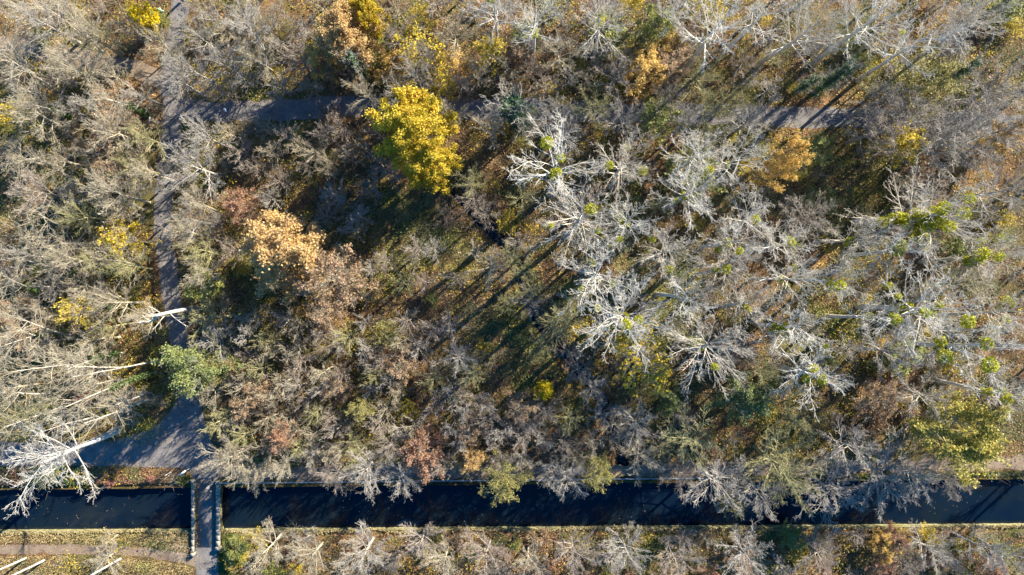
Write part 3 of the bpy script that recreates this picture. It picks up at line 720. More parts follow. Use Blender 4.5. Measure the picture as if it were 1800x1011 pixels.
person(*gp(400, 196), -1.5, 'walker in pale blue jacket on the path branching right', M['blue_cloth'], M['dark_cloth'], M['white_cloth'])
cx, cy = gp(317, 750)
CR = empty('crow', (cx, cy, 0.028), (0, 0, 2.2)); tag(CR, 'small black crow standing on the wide path junction', 'bird')
skin_mesh('body', [(0, 0, 0.20), (0, 0.12, 0.24), (0, 0.19, 0.30), (0, 0.25, 0.30), (0, -0.14, 0.17), (0, -0.30, 0.14)], [(0, 1), (1, 2), (2, 3), (0, 4), (4, 5)], [(.09, .08), (.075, .07), (.05, .05), (.014, .014), (.06, .045), (.055, .012)], M['black'], CR)
for s_ in (-1, 1):
    skin_mesh('wing', [(s_ * 0.07, 0.08, 0.23), (s_ * 0.10, -0.06, 0.21), (s_ * 0.05, -0.26, 0.17)], [(0, 1), (1, 2)], [(.03, .05), (.025, .06), (.01, .02)], M['black'], CR)
    V, F = tubes(np.array([[[s_ * 0.04, 0.0, 0.16], [s_ * 0.045, 0.03, 0.0]]], float), np.array([[0.01, 0.008]]), 5); obj('leg', mesh_np('leg', V, F, M['black']), CR)
# crumpled tarpaulin low on the south bank, far right
tx, ty = gp(1745, 985)
n = 14; u = np.linspace(-1, 1, n); UU, VV = np.meshgrid(u, u)
Z = 0.35 + 0.25 * np.sin(UU * 3.1 + 1) * np.cos(VV * 2.3) + 0.12 * np.sin(UU * 7 + VV * 5)
top = np.stack([UU * 1.7 + 0.15 * np.sin(VV * 5), VV * 1.3 + 0.15 * np.sin(UU * 4), Z], -1).reshape(-1, 3)
i = np.arange(n * n).reshape(n, n); F1 = np.stack([i[:-1, :-1], i[:-1, 1:], i[1:, 1:], i[1:, :-1]], -1).reshape(-1, 4)
V = np.concatenate([top, top - [0, 0, 0.03]]); F = np.concatenate([F1, F1[:, ::-1] + n * n])
TP = obj('tarpaulin', mesh_np('tarpaulin', V, F, M['tarp'], True), None, (tx, ty, 0.05), (0, 0, 0.4)); tag(TP, 'crumpled blue tarpaulin under bare trees in the lower right corner', 'tarpaulin')

# ------------------------------------------------------------------ the trees one can single out
plant('gold', 'yellow_maple', 718, 210, 64, 20, 'tall golden yellow leafy tree below the path, brightest in the wood', var=0, rz=0.4)
plant('gold', 'yellow_maple', 748, 276, 46, 16, 'smaller golden tree merged with the tall golden tree, lower side', var=0, rz=2.9)
plant('orange', 'orange_oak', 482, 443, 68, 17, 'broad orange-leaved oak standing alone right of the main path', rz=0.8)
plant('buff', 'brown_oak', 585, 490, 52, 14, 'sparse buff brown-leaved oak beside the orange-leaved oak', rz=1.4)
plant('buff', 'brown_oak', 562, 545, 32, 11, 'small thin buff brown tree below the orange-leaved oak')
plant('amber', 'amber_tree', 1392, 266, 25, 19, 'amber orange leafy tree just below the right end of the path', rz=0.3)
plant('amber', 'amber_tree', 1374, 300, 23, 17, 'lower smaller amber tree touching the larger amber tree')
plant('lemon', 'lemon_yellow_tree', 243, 22, 19, 9, 'small bright lemon yellow tree near the walker in green')
plant('orange', 'orange_oak', 600, 60, 48, 16, 'large orange-yellow leafed tree at the top edge', rz=2.2)
plant('amber', 'amber_tree', 560, 95, 26, 12, 'small amber tree beside the large top-edge orange tree')
plant('gold', 'yellow_maple', 640, 12, 30, 15, 'yellow crown cut by the top edge right of orange tree')
plant('green_sparse', 'green_tree', 333, 648, 50, 15, 'loose green-leaved tree overhanging the main path above the junction', rz=0.2)
plant('lime', 'green_tree', 347, 505, 30, 8, 'small yellow-green tree on the main path edge above the snag')
plant('russet', 'russet_hornbeam', 745, 798, 40, 9, 'round russet brown tree above the canal towpath', var=0)
plant('orange', 'orange_oak', 828, 806, 25, 8, 'small orange-yellow tree right of the round russet tree')
plant('olive_leaf', 'olive_willow', 1053, 834, 30, 10, 'olive yellow willow leaning over the canal', var=0)
plant('olive_leaf', 'olive_willow', 890, 846, 40, 10, 'grey olive willow with branches reaching over the water', var=1)
plant('lemon', 'lemon_yellow_tree', 957, 689, 15, 6, 'tiny bright yellow tree near the stream in the lower middle')
plant('olive_leaf', 'olive_tree', 684, 587, 27, 8, 'small olive yellow tree in the dark middle thicket', var=0)
plant('russet', 'pink_brown_tree', 405, 645, 20, 7, 'small pinkish brown tree right of the loose green tree')
plant('buff', 'pink_brown_tree', 422, 722, 26, 8, 'buff-leaved tree overhanging the right side of the path junction')
plant('russet', 'pink_brown_tree', 418, 358, 28, 9, 'russet brown tree above left of the orange-leaved oak')
plant('russet', 'pink_brown_tree', 737, 666, 12, 5, 'tiny pinkish russet tree in the dark middle thicket')
plant('bigolive', 'olive_maple', 1712, 775, 70, 18, 'big olive yellow leafy tree above the canal at far right', rz=0.7)
plant('olive_leaf', 'olive_tree', 1642, 135, 58, 13, 'broad olive green leafy tree near the upper right corner', var=1)
plant('ivytree', 'ivy_tree', 915, 185, 62, 15, 'dark ivy green tree on the path right of the golden tree', var=0)
plant('ivytree', 'ivy_tree', 618, 95, 28, 17, 'dark ivy-clad tree beneath the large top-edge orange tree', var=1)
plant('ivytree', 'ivy_tree', 1500, 120, 36, 19, 'dark ivy-clad tree above the right end of the path', var=1)
plant('ivytree', 'ivy_tree', 1430, 140, 24, 10, 'short ivy-covered tree left of the tall ivy-clad tree', var=0)
plant('ivytree', 'ivy_tree', 1720, 115, 30, 16, 'ivy green tree right of the broad olive green tree', var=0)
plant('yellow_sparse', 'yellow_tree', 738, 78, 42, 12, 'thinly yellow-leaved tree at the top, above the golden tree', var=0)
plant('yellow_sparse', 'yellow_tree', 862, 82, 34, 11, 'thin yellow tree at the top, right of the other', var=1)
plant('lime', 'lime_green_tree', 1155, 205, 34, 9, 'yellow-green tree standing on the middle of the right branch path', var=0)
plant('lime', 'lime_green_tree', 1215, 305, 44, 9, 'low yellow-green tree beneath the pale poplars', var=1)
plant('lime', 'lime_green_tree', 1160, 38, 28, 12, 'yellow-green tree at the top edge among pale poplars', var=0)
plant('yellow_sparse', 'orange_tree', 1590, 252, 46, 12, 'thin orange-yellow tree below the right end of the path', var=1)
plant('amber', 'rust_orange_tree', 1790, 228, 28, 11, 'rust orange tree cut by the right edge')
plant('yellow_sparse', 'yellow_tree', 1125, 640, 60, 10, 'low wide yellow-leaved tree below the pale poplars, near stream', var=0)
plant('green_sparse', 'grey_green_tree', 1310, 700, 42, 11, 'grey-green tree below the pale poplars')
plant('green_sparse', 'grey_green_tree', 1180, 710, 22, 8, 'small grey-green tree right of the stream')
plant('yellow_sparse', 'yellow_tree', 205, 420, 44, 10, 'yellow-leaved low tree left of the main path', var=1)
plant('redl', 'red_shrub', 262, 842, 6, 1.8, 'small red-leaved shrub on the canal verge, nearest the bridge', 'shrub')
plant('redl', 'red_shrub', 190, 850, 8, 2.2, 'red-leaved shrub on the canal verge beneath the big pale tree', 'shrub')
plant('redl', 'red_shrub', 140, 705, 14, 2.5, 'red-leaved shrub among the slender trees at left', 'shrub')
plant('lime', 'green_shrub', 412, 968, 22, 3, 'bright green bush at the south-east corner of the bridge', 'shrub')
plant('lemon', 'yellow_shrub', 425, 978, 9, 2.5, 'little yellow bush right of the bridge on the south bank', 'shrub')
plant('amber', 'amber_tree', 1560, 965, 22, 5, 'amber leafed tree on the south bank at right')
plant('lime', 'green_shrub', 1395, 945, 20, 4, 'yellow-green bush on the south bank below the canal wall', 'shrub')
plant('olive_leaf', 'olive_tree', 1290, 890, 20, 7, 'olive tinted tree leaning over the canal, right of middle')
# the big pale tree over the left canal bank, leaning towards the water
plant('poplar', 'plane_tree', 128, 822, 112, 22, 'big pale bare tree leaning over the canal left of bridge', var=1, base=(205, 757), lean=(-1.6, -2.6), rz=1.1)
# broken pale snag beside the main path
def snag():
    x_, y_ = gp(352, 541); R_ = empty('tree_snag', (x_, y_, 0)); tag(R_, 'broken pale dead trunk standing over the main path', 'tree')
    rg = np.random.default_rng(3)
    tp = first_paths(np.array([[0, 0, -0.5]]), np.array([[0, 0, 1.0]]), np.array([16.5]), 12, 0.05, 0.012, rg); tr = (0.44 * np.linspace(1, 0.5, 12))[None, :]
    V, F = tubes(tp, tr, 10); obj('trunk', mesh_np('trunk', V, F, M['palec'], True), R_)
    b = tp[0, [10, 9, 10, 11, 8, 9]]; d = np.array([[-0.5, -0.75, 0.55], [0.3, -0.8, 0.4], [-0.2, 0.9, 0.5], [-0.6, 0.3, 0.9], [0.4, -0.7, 0.2], [-0.8, -0.5, 0.1]]); d /= np.linalg.norm(d, axis=1, keepdims=True)
    P1 = first_paths(b, d, np.array([3.6, 3.2, 2.2, 1.8, 3.6, 3.0]), 7, 0.0, 0.16, rg); R1 = np.array([.17, .08, .08, .1, .07, .07])[:, None] * np.linspace(1, 0.45, 7)[None, :]
    P2, R2 = kids(P1, R1, 5, 0.3, 1.0, 0.7, 0.5, 5, 0.0, 0.18, 0.6, rg, 0.03)
    V, F = join([tubes(P1, R1, 6), tubes(P2, R2, 4)]); obj('branches', mesh_np('branches', V, F, M['palec']), R_)
    V, F = lathe([(0.215, 0), (0.19, 0.25), (0.10, 0.38), (0.02, 0.30)]); obj('broken_top', mesh_np('broken_top', V + tp[0, 11], F, M['palec']), R_)
snag()

# poplars: (px, py, radius px, height, mistletoe clumps)
POP = [(870, 2, 52, 25, 1), (945, 25, 60, 26, 1), (1072, 26, 60, 26, 1), (1270, 40, 78, 26, 1), (1345, 12, 60, 27, 0), (1428, 28, 74, 27, 0), (1545, 24, 70, 27, 0), (1640, 62, 70, 26, 1), (1742, 30, 60, 26, 0), (1195, 8, 44, 25, 1),
 (980, 305, 96, 26, 5), (1108, 292, 72, 25, 3), (1222, 335, 66, 25, 3), (1300, 282, 62, 25, 1), (1015, 398, 86, 26, 4), (1116, 386, 62, 25, 4), (1055, 470, 86, 26, 3), (1176, 448, 62, 24, 2),
 (1100, 560, 88, 25, 6), (1205, 520, 64, 24, 1), (1290, 478, 62, 25, 4), (1300, 420, 64, 25, 2), (1332, 388, 56, 24, 1), (1330, 545, 56, 24, 2), (1402, 488, 56, 24, 3), (1490, 490, 54, 24, 4), (1258, 632, 84, 25, 4),
 (1415, 582, 66, 24, 3), (1450, 668, 78, 24, 5), (1640, 365, 108, 27, 32), (1640, 545, 90, 26, 9), (1730, 622, 84, 26, 7), (1768, 450, 60, 25, 8), (1790, 700, 60, 24, 4), (1600, 440, 60, 25, 6), (1530, 410, 54, 23, 2), (1235, 265, 56, 24, 1), (1560, 565, 56, 24, 1), (1780, 560, 56, 24, 3), (1385, 430, 52, 23, 1)]
for i, (px, py, r, h, mi) in enumerate(POP):
    plant('poplar', 'poplar_tree', px, py, r * 1.12, h, None, 'tree', 'pale bare poplars of the right half', mist=mi, var=i % 6,
          sx=random.uniform(0.86, 1.16), look='pale bare poplar full of mistletoe' if mi > 6 else 'pale bare poplar with mistletoe' if mi > 1 else 'pale bare poplar')

NTH = ['first', 'second', 'third', 'fourth', 'fifth', 'sixth', 'seventh', 'eighth', 'ninth', 'tenth', 'eleventh', 'twelfth', 'thirteenth', 'fourteenth']
OUT = [(920, -95), (1010, -130), (1100, -85), (1200, -120), (1290, -90), (1380, -125), (1470, -95), (1560, -130), (1650, -90), (1740, -120), (1840, -70), (1930, -20), (1880, 90), (1960, 170), (1890, 260), (1960, 340), (1900, 430), (1960, 520), (1890, 600), (1960, 690), (1890, 770), (1950, 850), (1890, 920), (820, -110), (700, -100), (560, -90), (430, -100)]
for i, (px, py) in enumerate(OUT):
    k_ = CAM_H / (CAM_H - 21.0)                    # given as trunk positions on the ground
    plant('poplar', 'poplar_tree', 900 + (px - 900) * k_, 505.5 + (py - 505.5) * k_, 62, 26, ('pale bare poplar beyond the right edge, %s from the top' % NTH[i - 10] if 10 <= i < 23 else 'pale bare poplar beyond the top edge, %s from the left' % NTH[i + 4 if i < 10 else 26 - i]), 'tree', 'poplars beyond the frame', mist=0, var=i % 6)

# slender trees of the left edge: (base px, crown px centre)
SL = [(270, 636, 130, 660), (272, 655, 60, 700), (235, 645, 110, 648), (150, 640, 20, 655), (258, 690, 200, 725), (215, 620, 100, 625), (270, 700, 165, 735), (160, 735, 60, 758), (120, 712, 20, 738), (90, 690, 5, 712),
      (118, 580, 20, 586), (130, 590, 20, 578), (85, 518, 10, 508), (60, 610, -10, 612), (150, 500, 105, 462), (250, 470, 205, 462), (205, 545, 165, 530), (170, 430, 100, 420), (120, 400, 40, 385), (70, 280, 10, 268),
      (100, 160, 20, 90), (130, 210, 55, 150), (60, 120, 0, 60), (180, 90, 120, 30), (140, 60, 80, 5), (200, 150, 150, 95), (90, 470, 30, 455), (235, 385, 190, 345), (150, 330, 85, 300), (262, 205, 205, 165)]
for i, (bx_, by_, cx_, cy_) in enumerate(SL):
    r0_ = math.hypot(bx_ - 900, by_ - 505.5); r1_ = math.hypot(cx_ - 900, cy_ - 505.5)
    h = CAM_H * (1 - r0_ / r1_) / 0.82; h = min(max(h, 12), 24)
    ivy = i in (1, 5, 10, 14, 16, 21, 29, 12)
    gx, gy = gp(bx_, by_); tx_, ty_ = gp(cx_, cy_, h * 0.82)
    plant('slender_ivy' if ivy else 'slender', 'slender_tree', cx_, cy_, 40 + (i * 7) % 16, h, None, 'tree', 'slender trees of the left edge', base=(bx_, by_), lean=((tx_ - gx) * 0.8, (ty_ - gy) * 0.8),
          look='slender bare tree with ivy on trunk' if ivy else 'slender cream-barked bare tree')
# tall trunks at the lower left corner, crowns below the frame
for i, (bx_, by_, lx, ly, h) in enumerate([(212, 982, -3.4, -0.6, 24), (78, 985, -2.0, 0.2, 24), (46, 981, -2.2, 0.4, 24)]):
    plant('poplar', 'birch_tree', bx_ - 110, by_ + 110, 34, h, ['thick white trunk leaning out of the lower left corner, rightmost', 'white trunk in the lower left corner, middle of three', 'white trunk in the lower left corner, leftmost of three'][i], base=(bx_, by_), lean=(lx, ly), var=i)

# other bare trees placed one by one: kind, px, py, radius px, height
BARE = [('grey', 330, 288, 60, 15), ('grey', 345, 232, 42, 14), ('grey', 305, 135, 46, 13), ('tan', 190, 225, 56, 15), ('tan', 112, 112, 58, 14), ('grey', 422, 38, 54, 17), ('tan', 445, 92, 40, 13), ('tan', 268, 70, 34, 9),
 ('tan', 108, 462, 46, 14), ('olive', 210, 470, 40, 12), ('tan', 182, 535, 46, 14), ('tan', 195, 340, 56, 14), ('mauve', 55, 335, 48, 14), ('tan', 40, 200, 52, 14), ('grey', 60, 30, 55, 14), ('tan', 150, 60, 50, 12), ('olive', 230, 290, 40, 11),
 ('tan', 400, 812, 62, 12), ('tan', 490, 822, 46, 11), ('grey', 640, 828, 52, 11), ('tan', 330, 410, 46, 12), ('olive', 350, 445, 42, 11), ('tan', 340, 360, 46, 11), ('olive', 125, 375, 40, 12),
 ('grey', 800, 632, 38, 10), ('grey', 728, 128, 46, 14), ('tan', 800, 55, 46, 12), ('mauve', 690, 60, 40, 12), ('olive', 935, 512, 36, 10), ('olive', 985, 560, 40, 10), ('tan', 860, 470, 42, 9), ('grey', 762, 440, 26, 9),
 ('olive', 1210, 778, 66, 12), ('grey', 1262, 852, 62, 11), ('olive', 1370, 812, 76, 13), ('grey', 1472, 866, 68, 11), ('grey', 1500, 792, 58, 12), ('grey', 1562, 832, 80, 12), ('grey', 1580, 622, 62, 14), ('grey', 1700, 235, 82, 15),
 ('grey', 1655, 262, 62, 14), ('grey', 1762, 150, 62, 15), ('mauve', 1550, 225, 62, 14), ('grey', 1120, 745, 48, 10), ('olive', 1350, 655, 50, 12), ('grey', 1430, 375, 50, 12), ('tan', 1130, 812, 46, 9),
 ('mauve', 1205, 838, 42, 9), ('olive', 1720, 500, 56, 13), ('grey', 1780, 330, 60, 15), ('grey', 1650, 700, 54, 13), ('olive', 1410, 745, 46, 10), ('mauve', 1090, 130, 44, 11), ('tan', 990, 90, 46, 11), ('olive', 1240, 130, 46, 12),
 ('grey', 1000, 238, 40, 12), ('olive', 830, 320, 36, 10), ('mauve', 850, 370, 30, 9), ('grey', 1560, 170, 50, 13), ('tan', 475, 50, 44, 13), ('mauve', 520, 100, 46, 11), ('grey', 390, 110, 46, 11),
 ('tan', 470, 965, 46, 9), ('tan', 545, 985, 50, 9), ('grey', 640, 975, 52, 9), ('mauve', 735, 960, 46, 9), ('tan', 780, 995, 46, 9), ('mauve', 860, 975, 46, 8), ('tan', 930, 985, 40, 8), ('mauve', 1010, 970, 46, 8), ('grey', 1105, 975, 50, 9), ('mauve', 1190, 985, 46, 9),
 ('grey', 1320, 985, 56, 10), ('mauve', 1450, 985, 52, 9), ('grey', 1650, 975, 46, 10), ('grey', 1745, 975, 40, 12), ('grey', 1790, 985, 40, 12), ('grey', 700, 172, 44, 13), ('tan', 868, 222, 42, 11), ('olive', 1042, 188, 46, 12), ('grey', 1100, 208, 42, 11), ('olive', 1255, 192, 48, 12), ('grey', 1325, 206, 46, 12), ('grey', 1590, 212, 56, 14), ('grey', 1770, 225, 56, 14), ('tan', 790, 196, 36, 11), ('grey', 1000, 846, 44, 9), ('grey', 1345, 868, 56, 11), ('olive', 1405, 850, 50, 11), ('grey', 1625, 842, 50, 11), ('mauve', 1680, 846, 44, 10), ('grey', 700, 846, 42, 9), ('mauve', 580, 838, 44, 9), ('grey', 970, 835, 34, 8),
 ('olive', 918, 478, 38, 9), ('grey', 930, 528, 36, 9), ('olive', 978, 578, 40, 9), ('mauve', 1005, 622, 34, 8), ('grey', 1045, 690, 36, 8), ('tan', 1085, 760, 40, 9), ('mauve', 830, 350, 34, 8), ('grey', 1062, 735, 30, 8),
 ('grey', 330, 385, 46, 11), ('tan', 345, 480, 42, 11), ('olive', 362, 560, 46, 11), ('grey', 372, 600, 46, 11), ('tan', 372, 690, 44, 10), ('tan', 250, 300, 42, 12), ('tan', 245, 560, 40, 12), ('grey', 345, 60, 40, 12), ('olive', 250, 240, 40, 12), ('tan', 440, 830, 44, 10), ('tan', 300, 95, 34, 9), ('grey', 335, 118, 38, 11), ('olive', 900, 455, 34, 8), ('olive', 955, 610, 34, 8), ('grey', 1020, 655, 30, 8),
 ('tan', 640, 160, 44, 12), ('mauve', 740, 172, 40, 12), ('tan', 920, 210, 40, 11), ('tan', 1160, 180, 40, 11), ('grey', 1210, 215, 40, 11), ('olive', 1290, 175, 42, 11), ('grey', 1640, 205, 52, 13), ('grey', 1710, 205, 52, 14), ('grey', 980, 205, 42, 11), ('tan', 180, 985, 40, 5), ('tan', 188, 952, 18, 4), ('mauve', 680, 790, 40, 9)]
LOOK = {'tan': 'tan bare tree', 'grey': 'grey bare tree', 'olive': 'olive-tinted bare tree', 'mauve': 'mauve-brown bare tree', 'stan': 'small tan bare tree', 'sgrey': 'small grey bare tree', 'solive': 'small olive-tinted bare tree', 'smauve': 'small mauve-brown bare tree',
        'sh_tan': 'low tan bare shrub', 'sh_grey': 'low grey bare shrub', 'sh_mauve': 'low mauve bare shrub', 'sh_yellow': 'low yellow-leaved shrub', 'sh_lime': 'low yellow-green shrub', 'sh_buff': 'low brown-leaved shrub',
        'buff': 'small buff-leaved tree', 'russet': 'small russet tree', 'lime': 'small yellow-green tree', 'yellow_sparse': 'thin yellow-leaved tree', 'olive_leaf': 'small olive-leaved tree', 'amber': 'small amber tree'}
for k, px, py, r, h in BARE:
    plant(k, 'bare_tree', px, py, r, h, None, 'tree', 'bare trees of the wood', look=LOOK[k])

# thickets: small trees and shrubs spread over the rest of the wood
def inside(px, py, poly):
    c = False; j = len(poly) - 1
    for i in range(len(poly)):
        xi, yi = poly[i]; xj, yj = poly[j]
        if (yi > py) != (yj > py) and px < (xj - xi) * (py - yi) / (yj - yi) + xi: c = not c
        j = i
    return c
def clear_xy(x, y, m=0.6):
    X = np.array([x]); Y = np.array([y])
    for key, (L, w) in ROADS.items():
        if dist_line(X, Y, L)[0] < w / 2 + m: return False
    if dist_line(X, Y, STREAM)[0] < 1.6 or dist_line(X, Y, DITCH)[0] < 0.8: return False
    if canal_s(x) - 0.5 < y < canal_n(x) + 1.4: return False
    if abs(x - bcx) < hw + 1.2 and abs(y - bcy) < hl + 1.5: return False
    if -61 < x < -50 and -33 < y < -20.5: return False
    return True
def thicket(poly, n, mix, rlo, rhi, hlo, hhi, mind, name, cat, group):
    xs_ = [p[0] for p in poly]; ys_ = [p[1] for p in poly]; kinds = [m[0] for m in mix]; pr = np.array([m[1] for m in mix], float); pr /= pr.sum()
    pts = [(t[1], t[2], t[3]) for t in THINGS if t[3] < 50 and t[4] not in ('poplar', 'slender', 'slender_ivy')]
    made = tries = 0
    while made < n and tries < n * 60:
        tries += 1
        px = random.uniform(min(xs_), max(xs_)); py = random.uniform(min(ys_), max(ys_))
        if not inside(px, py, poly): continue
        h = random.uniform(hlo, hhi); x_, y_ = gp(px, py, h * 0.82)
        if not clear_xy(x_, y_, 0.5): continue
        if any((px - a_) ** 2 + (py - b_) ** 2 < (mind * (0.6 if c_ < 30 else 1.0)) ** 2 for a_, b_, c_ in pts): continue
        k = kinds[int(rng.choice(len(kinds), p=pr))]; r = random.uniform(rlo, rhi)
        plant(k, name(k), px, py, r, h, None, cat, group, look=LOOK[k]); pts.append((px, py, r)); made += 1
    return made
nm_t = lambda k: {'buff': 'brown_tree', 'russet': 'russet_tree', 'lime': 'lime_green_tree', 'yellow_sparse': 'yellow_tree', 'olive_leaf': 'olive_tree', 'amber': 'amber_tree'}.get(k, 'thicket_tree')
nm_s = lambda k: 'shrub'
A = 'small trees of the lower thicket'
thicket([(350, 560), (600, 555), (770, 560), (800, 640), (900, 710), (1075, 760), (1060, 845), (400, 850), (360, 700)], 92, [('stan', 4), ('solive', 2.2), ('sgrey', 3), ('smauve', 2), ('russet', .15), ('buff', .3), ('olive_leaf', .2)], 23, 33, 6.5, 10, 37, nm_t, 'tree', A)
thicket([(390, 225), (660, 215), (700, 330), (600, 420), (440, 350)], 26, [('sgrey', 3), ('smauve', 4), ('stan', 1.5)], 20, 32, 6, 9.5, 34, nm_t, 'tree', 'saplings left of the golden tree')
thicket([(340, 220), (640, 200), (720, 340), (880, 380), (920, 560), (560, 620), (340, 600)], 14, [('smauve', 4), ('sgrey', 3), ('solive', 2), ('stan', 2), ('russet', .15), ('lime', .2)], 20, 34, 5, 8, 40, nm_t, 'tree', 'small trees of the shaded middle')
thicket([(0, 0), (270, 0), (255, 430), (262, 690), (200, 760), (0, 770)], 46, [('stan', 5), ('sgrey', 1.5), ('solive', 3), ('smauve', 1), ('buff', .8), ('yellow_sparse', .5), ('lime', .35)], 26, 40, 6, 11, 36, nm_t, 'tree', 'small trees left of the main path')
thicket([(340, 0), (1250, 0), (1250, 175), (340, 165)], 56, [('stan', 4), ('smauve', 3), ('sgrey', 2), ('buff', 1), ('yellow_sparse', 1.2), ('lime', .5), ('amber', .4)], 22, 36, 5, 9, 40, nm_t, 'tree', 'small trees above the branch path')
thicket([(900, 215), (1800, 225), (1800, 830), (1100, 840), (980, 600), (880, 350)], 46, [('sgrey', 2), ('solive', 4), ('smauve', 2), ('stan', 2), ('yellow_sparse', .6), ('lime', .7), ('buff', .4)], 22, 36, 4.5, 8, 40, nm_t, 'tree', 'small trees beneath the poplars')
thicket([(1250, 0), (1800, 0), (1800, 180), (1250, 180)], 22, [('sgrey', 3), ('smauve', 2), ('solive', 2), ('lime', 1)], 22, 36, 4.5, 8, 42, nm_t, 'tree', 'small trees in the upper right')
thicket([(400, 940), (1800, 935), (1800, 1040), (400, 1040)], 44, [('smauve', 5), ('stan', 1.5), ('sgrey', 1.2), ('buff', 1.6), ('russet', 1.2), ('yellow_sparse', .5), ('lime', .4)], 16, 30, 3, 6, 34, nm_t, 'tree', 'small trees of the south bank')
SM = [('sh_tan', 3), ('sh_grey', 1.8), ('sh_mauve', 2), ('sh_yellow', 2), ('sh_lime', 2.2), ('sh_buff', 1.4)]
thicket([(0, 0), (1800, 0), (1800, 848), (0, 770)], 160, SM, 14, 26, 1.8, 3.6, 26, nm_s, 'shrub', 'low shrubs of the wood floor')
thicket([(400, 938), (1800, 932), (1800, 1030), (400, 1030)], 40, SM, 12, 20, 1.4, 2.6, 20, nm_s, 'shrub', 'low shrubs of the south bank')

# ------------------------------------------------------------------ undergrowth, fallen leaves, grass (nobody could count these)
def scatter(n, zone=None, road_ok=False, dens=None):
    out = []
    while len(out) < n:
        X = rng.uniform(-100, 100, 4000); Y = rng.uniform(-60, 60, 4000)
        ok = np.ones(4000, bool)
        if not road_ok:
            for key, (L, w) in ROADS.items(): ok &= dist_line(X, Y, L) > w / 2 + 0.35
        ok &= (Y > canal_n(X) + 0.5) | (Y < canal_s(X) - 0.4)
        ok &= dist_line(X, Y, STREAM) > 1.3
        ok &= ~((X > -61) & (X < -50) & (Y > -33) & (Y < -20.5)) if not road_ok else True
        ok &= ~((np.abs(X - bcx) < hw + 0.9) & (np.abs(Y - bcy) < hl + 1.0))
        if zone is not None: ok &= zone(X, Y)
        if dens is not None: ok &= rng.uniform(0, 1, 4000) < dens(X, Y)
        out += list(zip(X[ok], Y[ok]))
    return np.array(out[:n])
def fnoise(X, Y, s, seed):
    r_ = np.random.default_rng(seed); v = 0
    for _ in range(7):
        a_ = r_.uniform(0, 6.28); f_ = r_.uniform(0.5, 1.6) / s; v = v + np.sin((X * math.cos(a_) + Y * math.sin(a_)) * f_ + r_.uniform(0, 6.28))
    return v / 3.0
def brush(name, label, n, mat, seed, scale=(0.8, 1.7), tw=50, rad=0.012):
    rg = np.random.default_rng(seed); Vs, Fs, off = [], [], 0
    T = []
    for t in range(5):
        az = rg.uniform(0, 6.28, tw); e = np.radians(rg.uniform(20, 85, tw)); d = np.stack([np.cos(e) * np.cos(az), np.cos(e) * np.sin(az), np.sin(e)], 1)
        b = np.column_stack([rg.normal(0, 0.55, (tw, 2)), rg.uniform(0.0, 0.45, tw)])
        P = first_paths(b, d, rg.uniform(0.5, 1.4, tw), 2, 0, 0.1, rg); R = np.stack([np.full(tw, rad), np.full(tw, rad * 0.5)], 1)
        T.append(tubes(P, R, 3))
    pts = scatter(n, dens=lambda X, Y: np.clip(0.55 + 0.6 * fnoise(X, Y, 5.0, seed + 3), 0.05, 1)); gz = ground_z(pts[:, 0], pts[:, 1])
    for (x_, y_), z_ in zip(pts, gz):
        V, F = T[rg.integers(0, 5)]; a_ = rg.uniform(0, 6.28); s_ = rg.uniform(*scale); c, s2 = math.cos(a_), math.sin(a_)
        W_ = np.empty_like(V); W_[:, 0] = (V[:, 0] * c - V[:, 1] * s2) * s_ + x_; W_[:, 1] = (V[:, 0] * s2 + V[:, 1] * c) * s_ + y_; W_[:, 2] = V[:, 2] * s_ + z_ - 0.05
        Vs.append(W_); Fs.append(F + off); off += len(V)
    tag(obj(name, mesh_np(name, np.concatenate(Vs), np.concatenate(Fs), mat)), label, 'undergrowth', kind='stuff')
brush('undergrowth', 'tan brushwood and dead stems covering the wood floor', 480, M['tanb'], 41)
brush('undergrowth', 'grey-brown brushwood and brambles covering the wood floor', 480, M['mauveb'], 42)
def leaf_cover(name, label, cat, n, per, mat, seed, size, spread, hgt, zone=None, s=5.0, lvl=0.35):
    rg = np.random.default_rng(seed)
    pts = scatter(n, zone, dens=lambda X, Y: np.clip(lvl + 0.9 * fnoise(X, Y, s, seed + 9), 0.01, 1))
    C = np.repeat(pts, per, 0) + rg.normal(0, spread, (n * per, 2))
    ok = (C[:, 1] > canal_n(C[:, 0]) + 0.2) | (C[:, 1] < canal_s(C[:, 0]) - 0.3)
    C = C[ok]; z = ground_z(C[:, 0], C[:, 1]) + rg.uniform(0.05, hgt, len(C))
    V, F = leaf_quads(np.column_stack([C, z]), rg.uniform(size * .6, size * 1.4, len(C)), rg, 0.5)
    tag(obj(name, mesh_np(name, V, F, mat)), label, cat, kind='stuff')
leaf_cover('ground_cover', 'yellow-leaved low growth scattered over the wood floor', 'ground cover', 1300, 42, M['gold'], 51, 0.22, 0.75, 1.9)
leaf_cover('ground_cover', 'green ivy and bramble patches on the wood floor', 'ground cover', 800, 48, M['green'], 52, 0.22, 0.7, 1.4)
leaf_cover('ground_cover', 'olive low leafy growth on the wood floor', 'ground cover', 1400, 42, M['lime'], 53, 0.22, 0.75, 2.0)
leaf_cover('ground_cover', 'reddish brown fallen leaves on the canal verge left of the bridge', 'leaves', 420, 30, M['russet'], 54, 0.2, 0.5, 0.25, lambda X, Y: (X < -57.5) & (Y > canal_n(X)) & (Y < canal_n(X) + 3.2), 5.0, 0.9)
leaf_cover('ground_cover', 'dark leafy plants on the canal verge left of the bridge', 'ground cover', 220, 30, M['ivy'], 55, 0.2, 0.5, 0.5, lambda X, Y: (X < -57.5) & (Y > canal_n(X)) & (Y < canal_n(X) + 4.0), 3.0, 0.3)
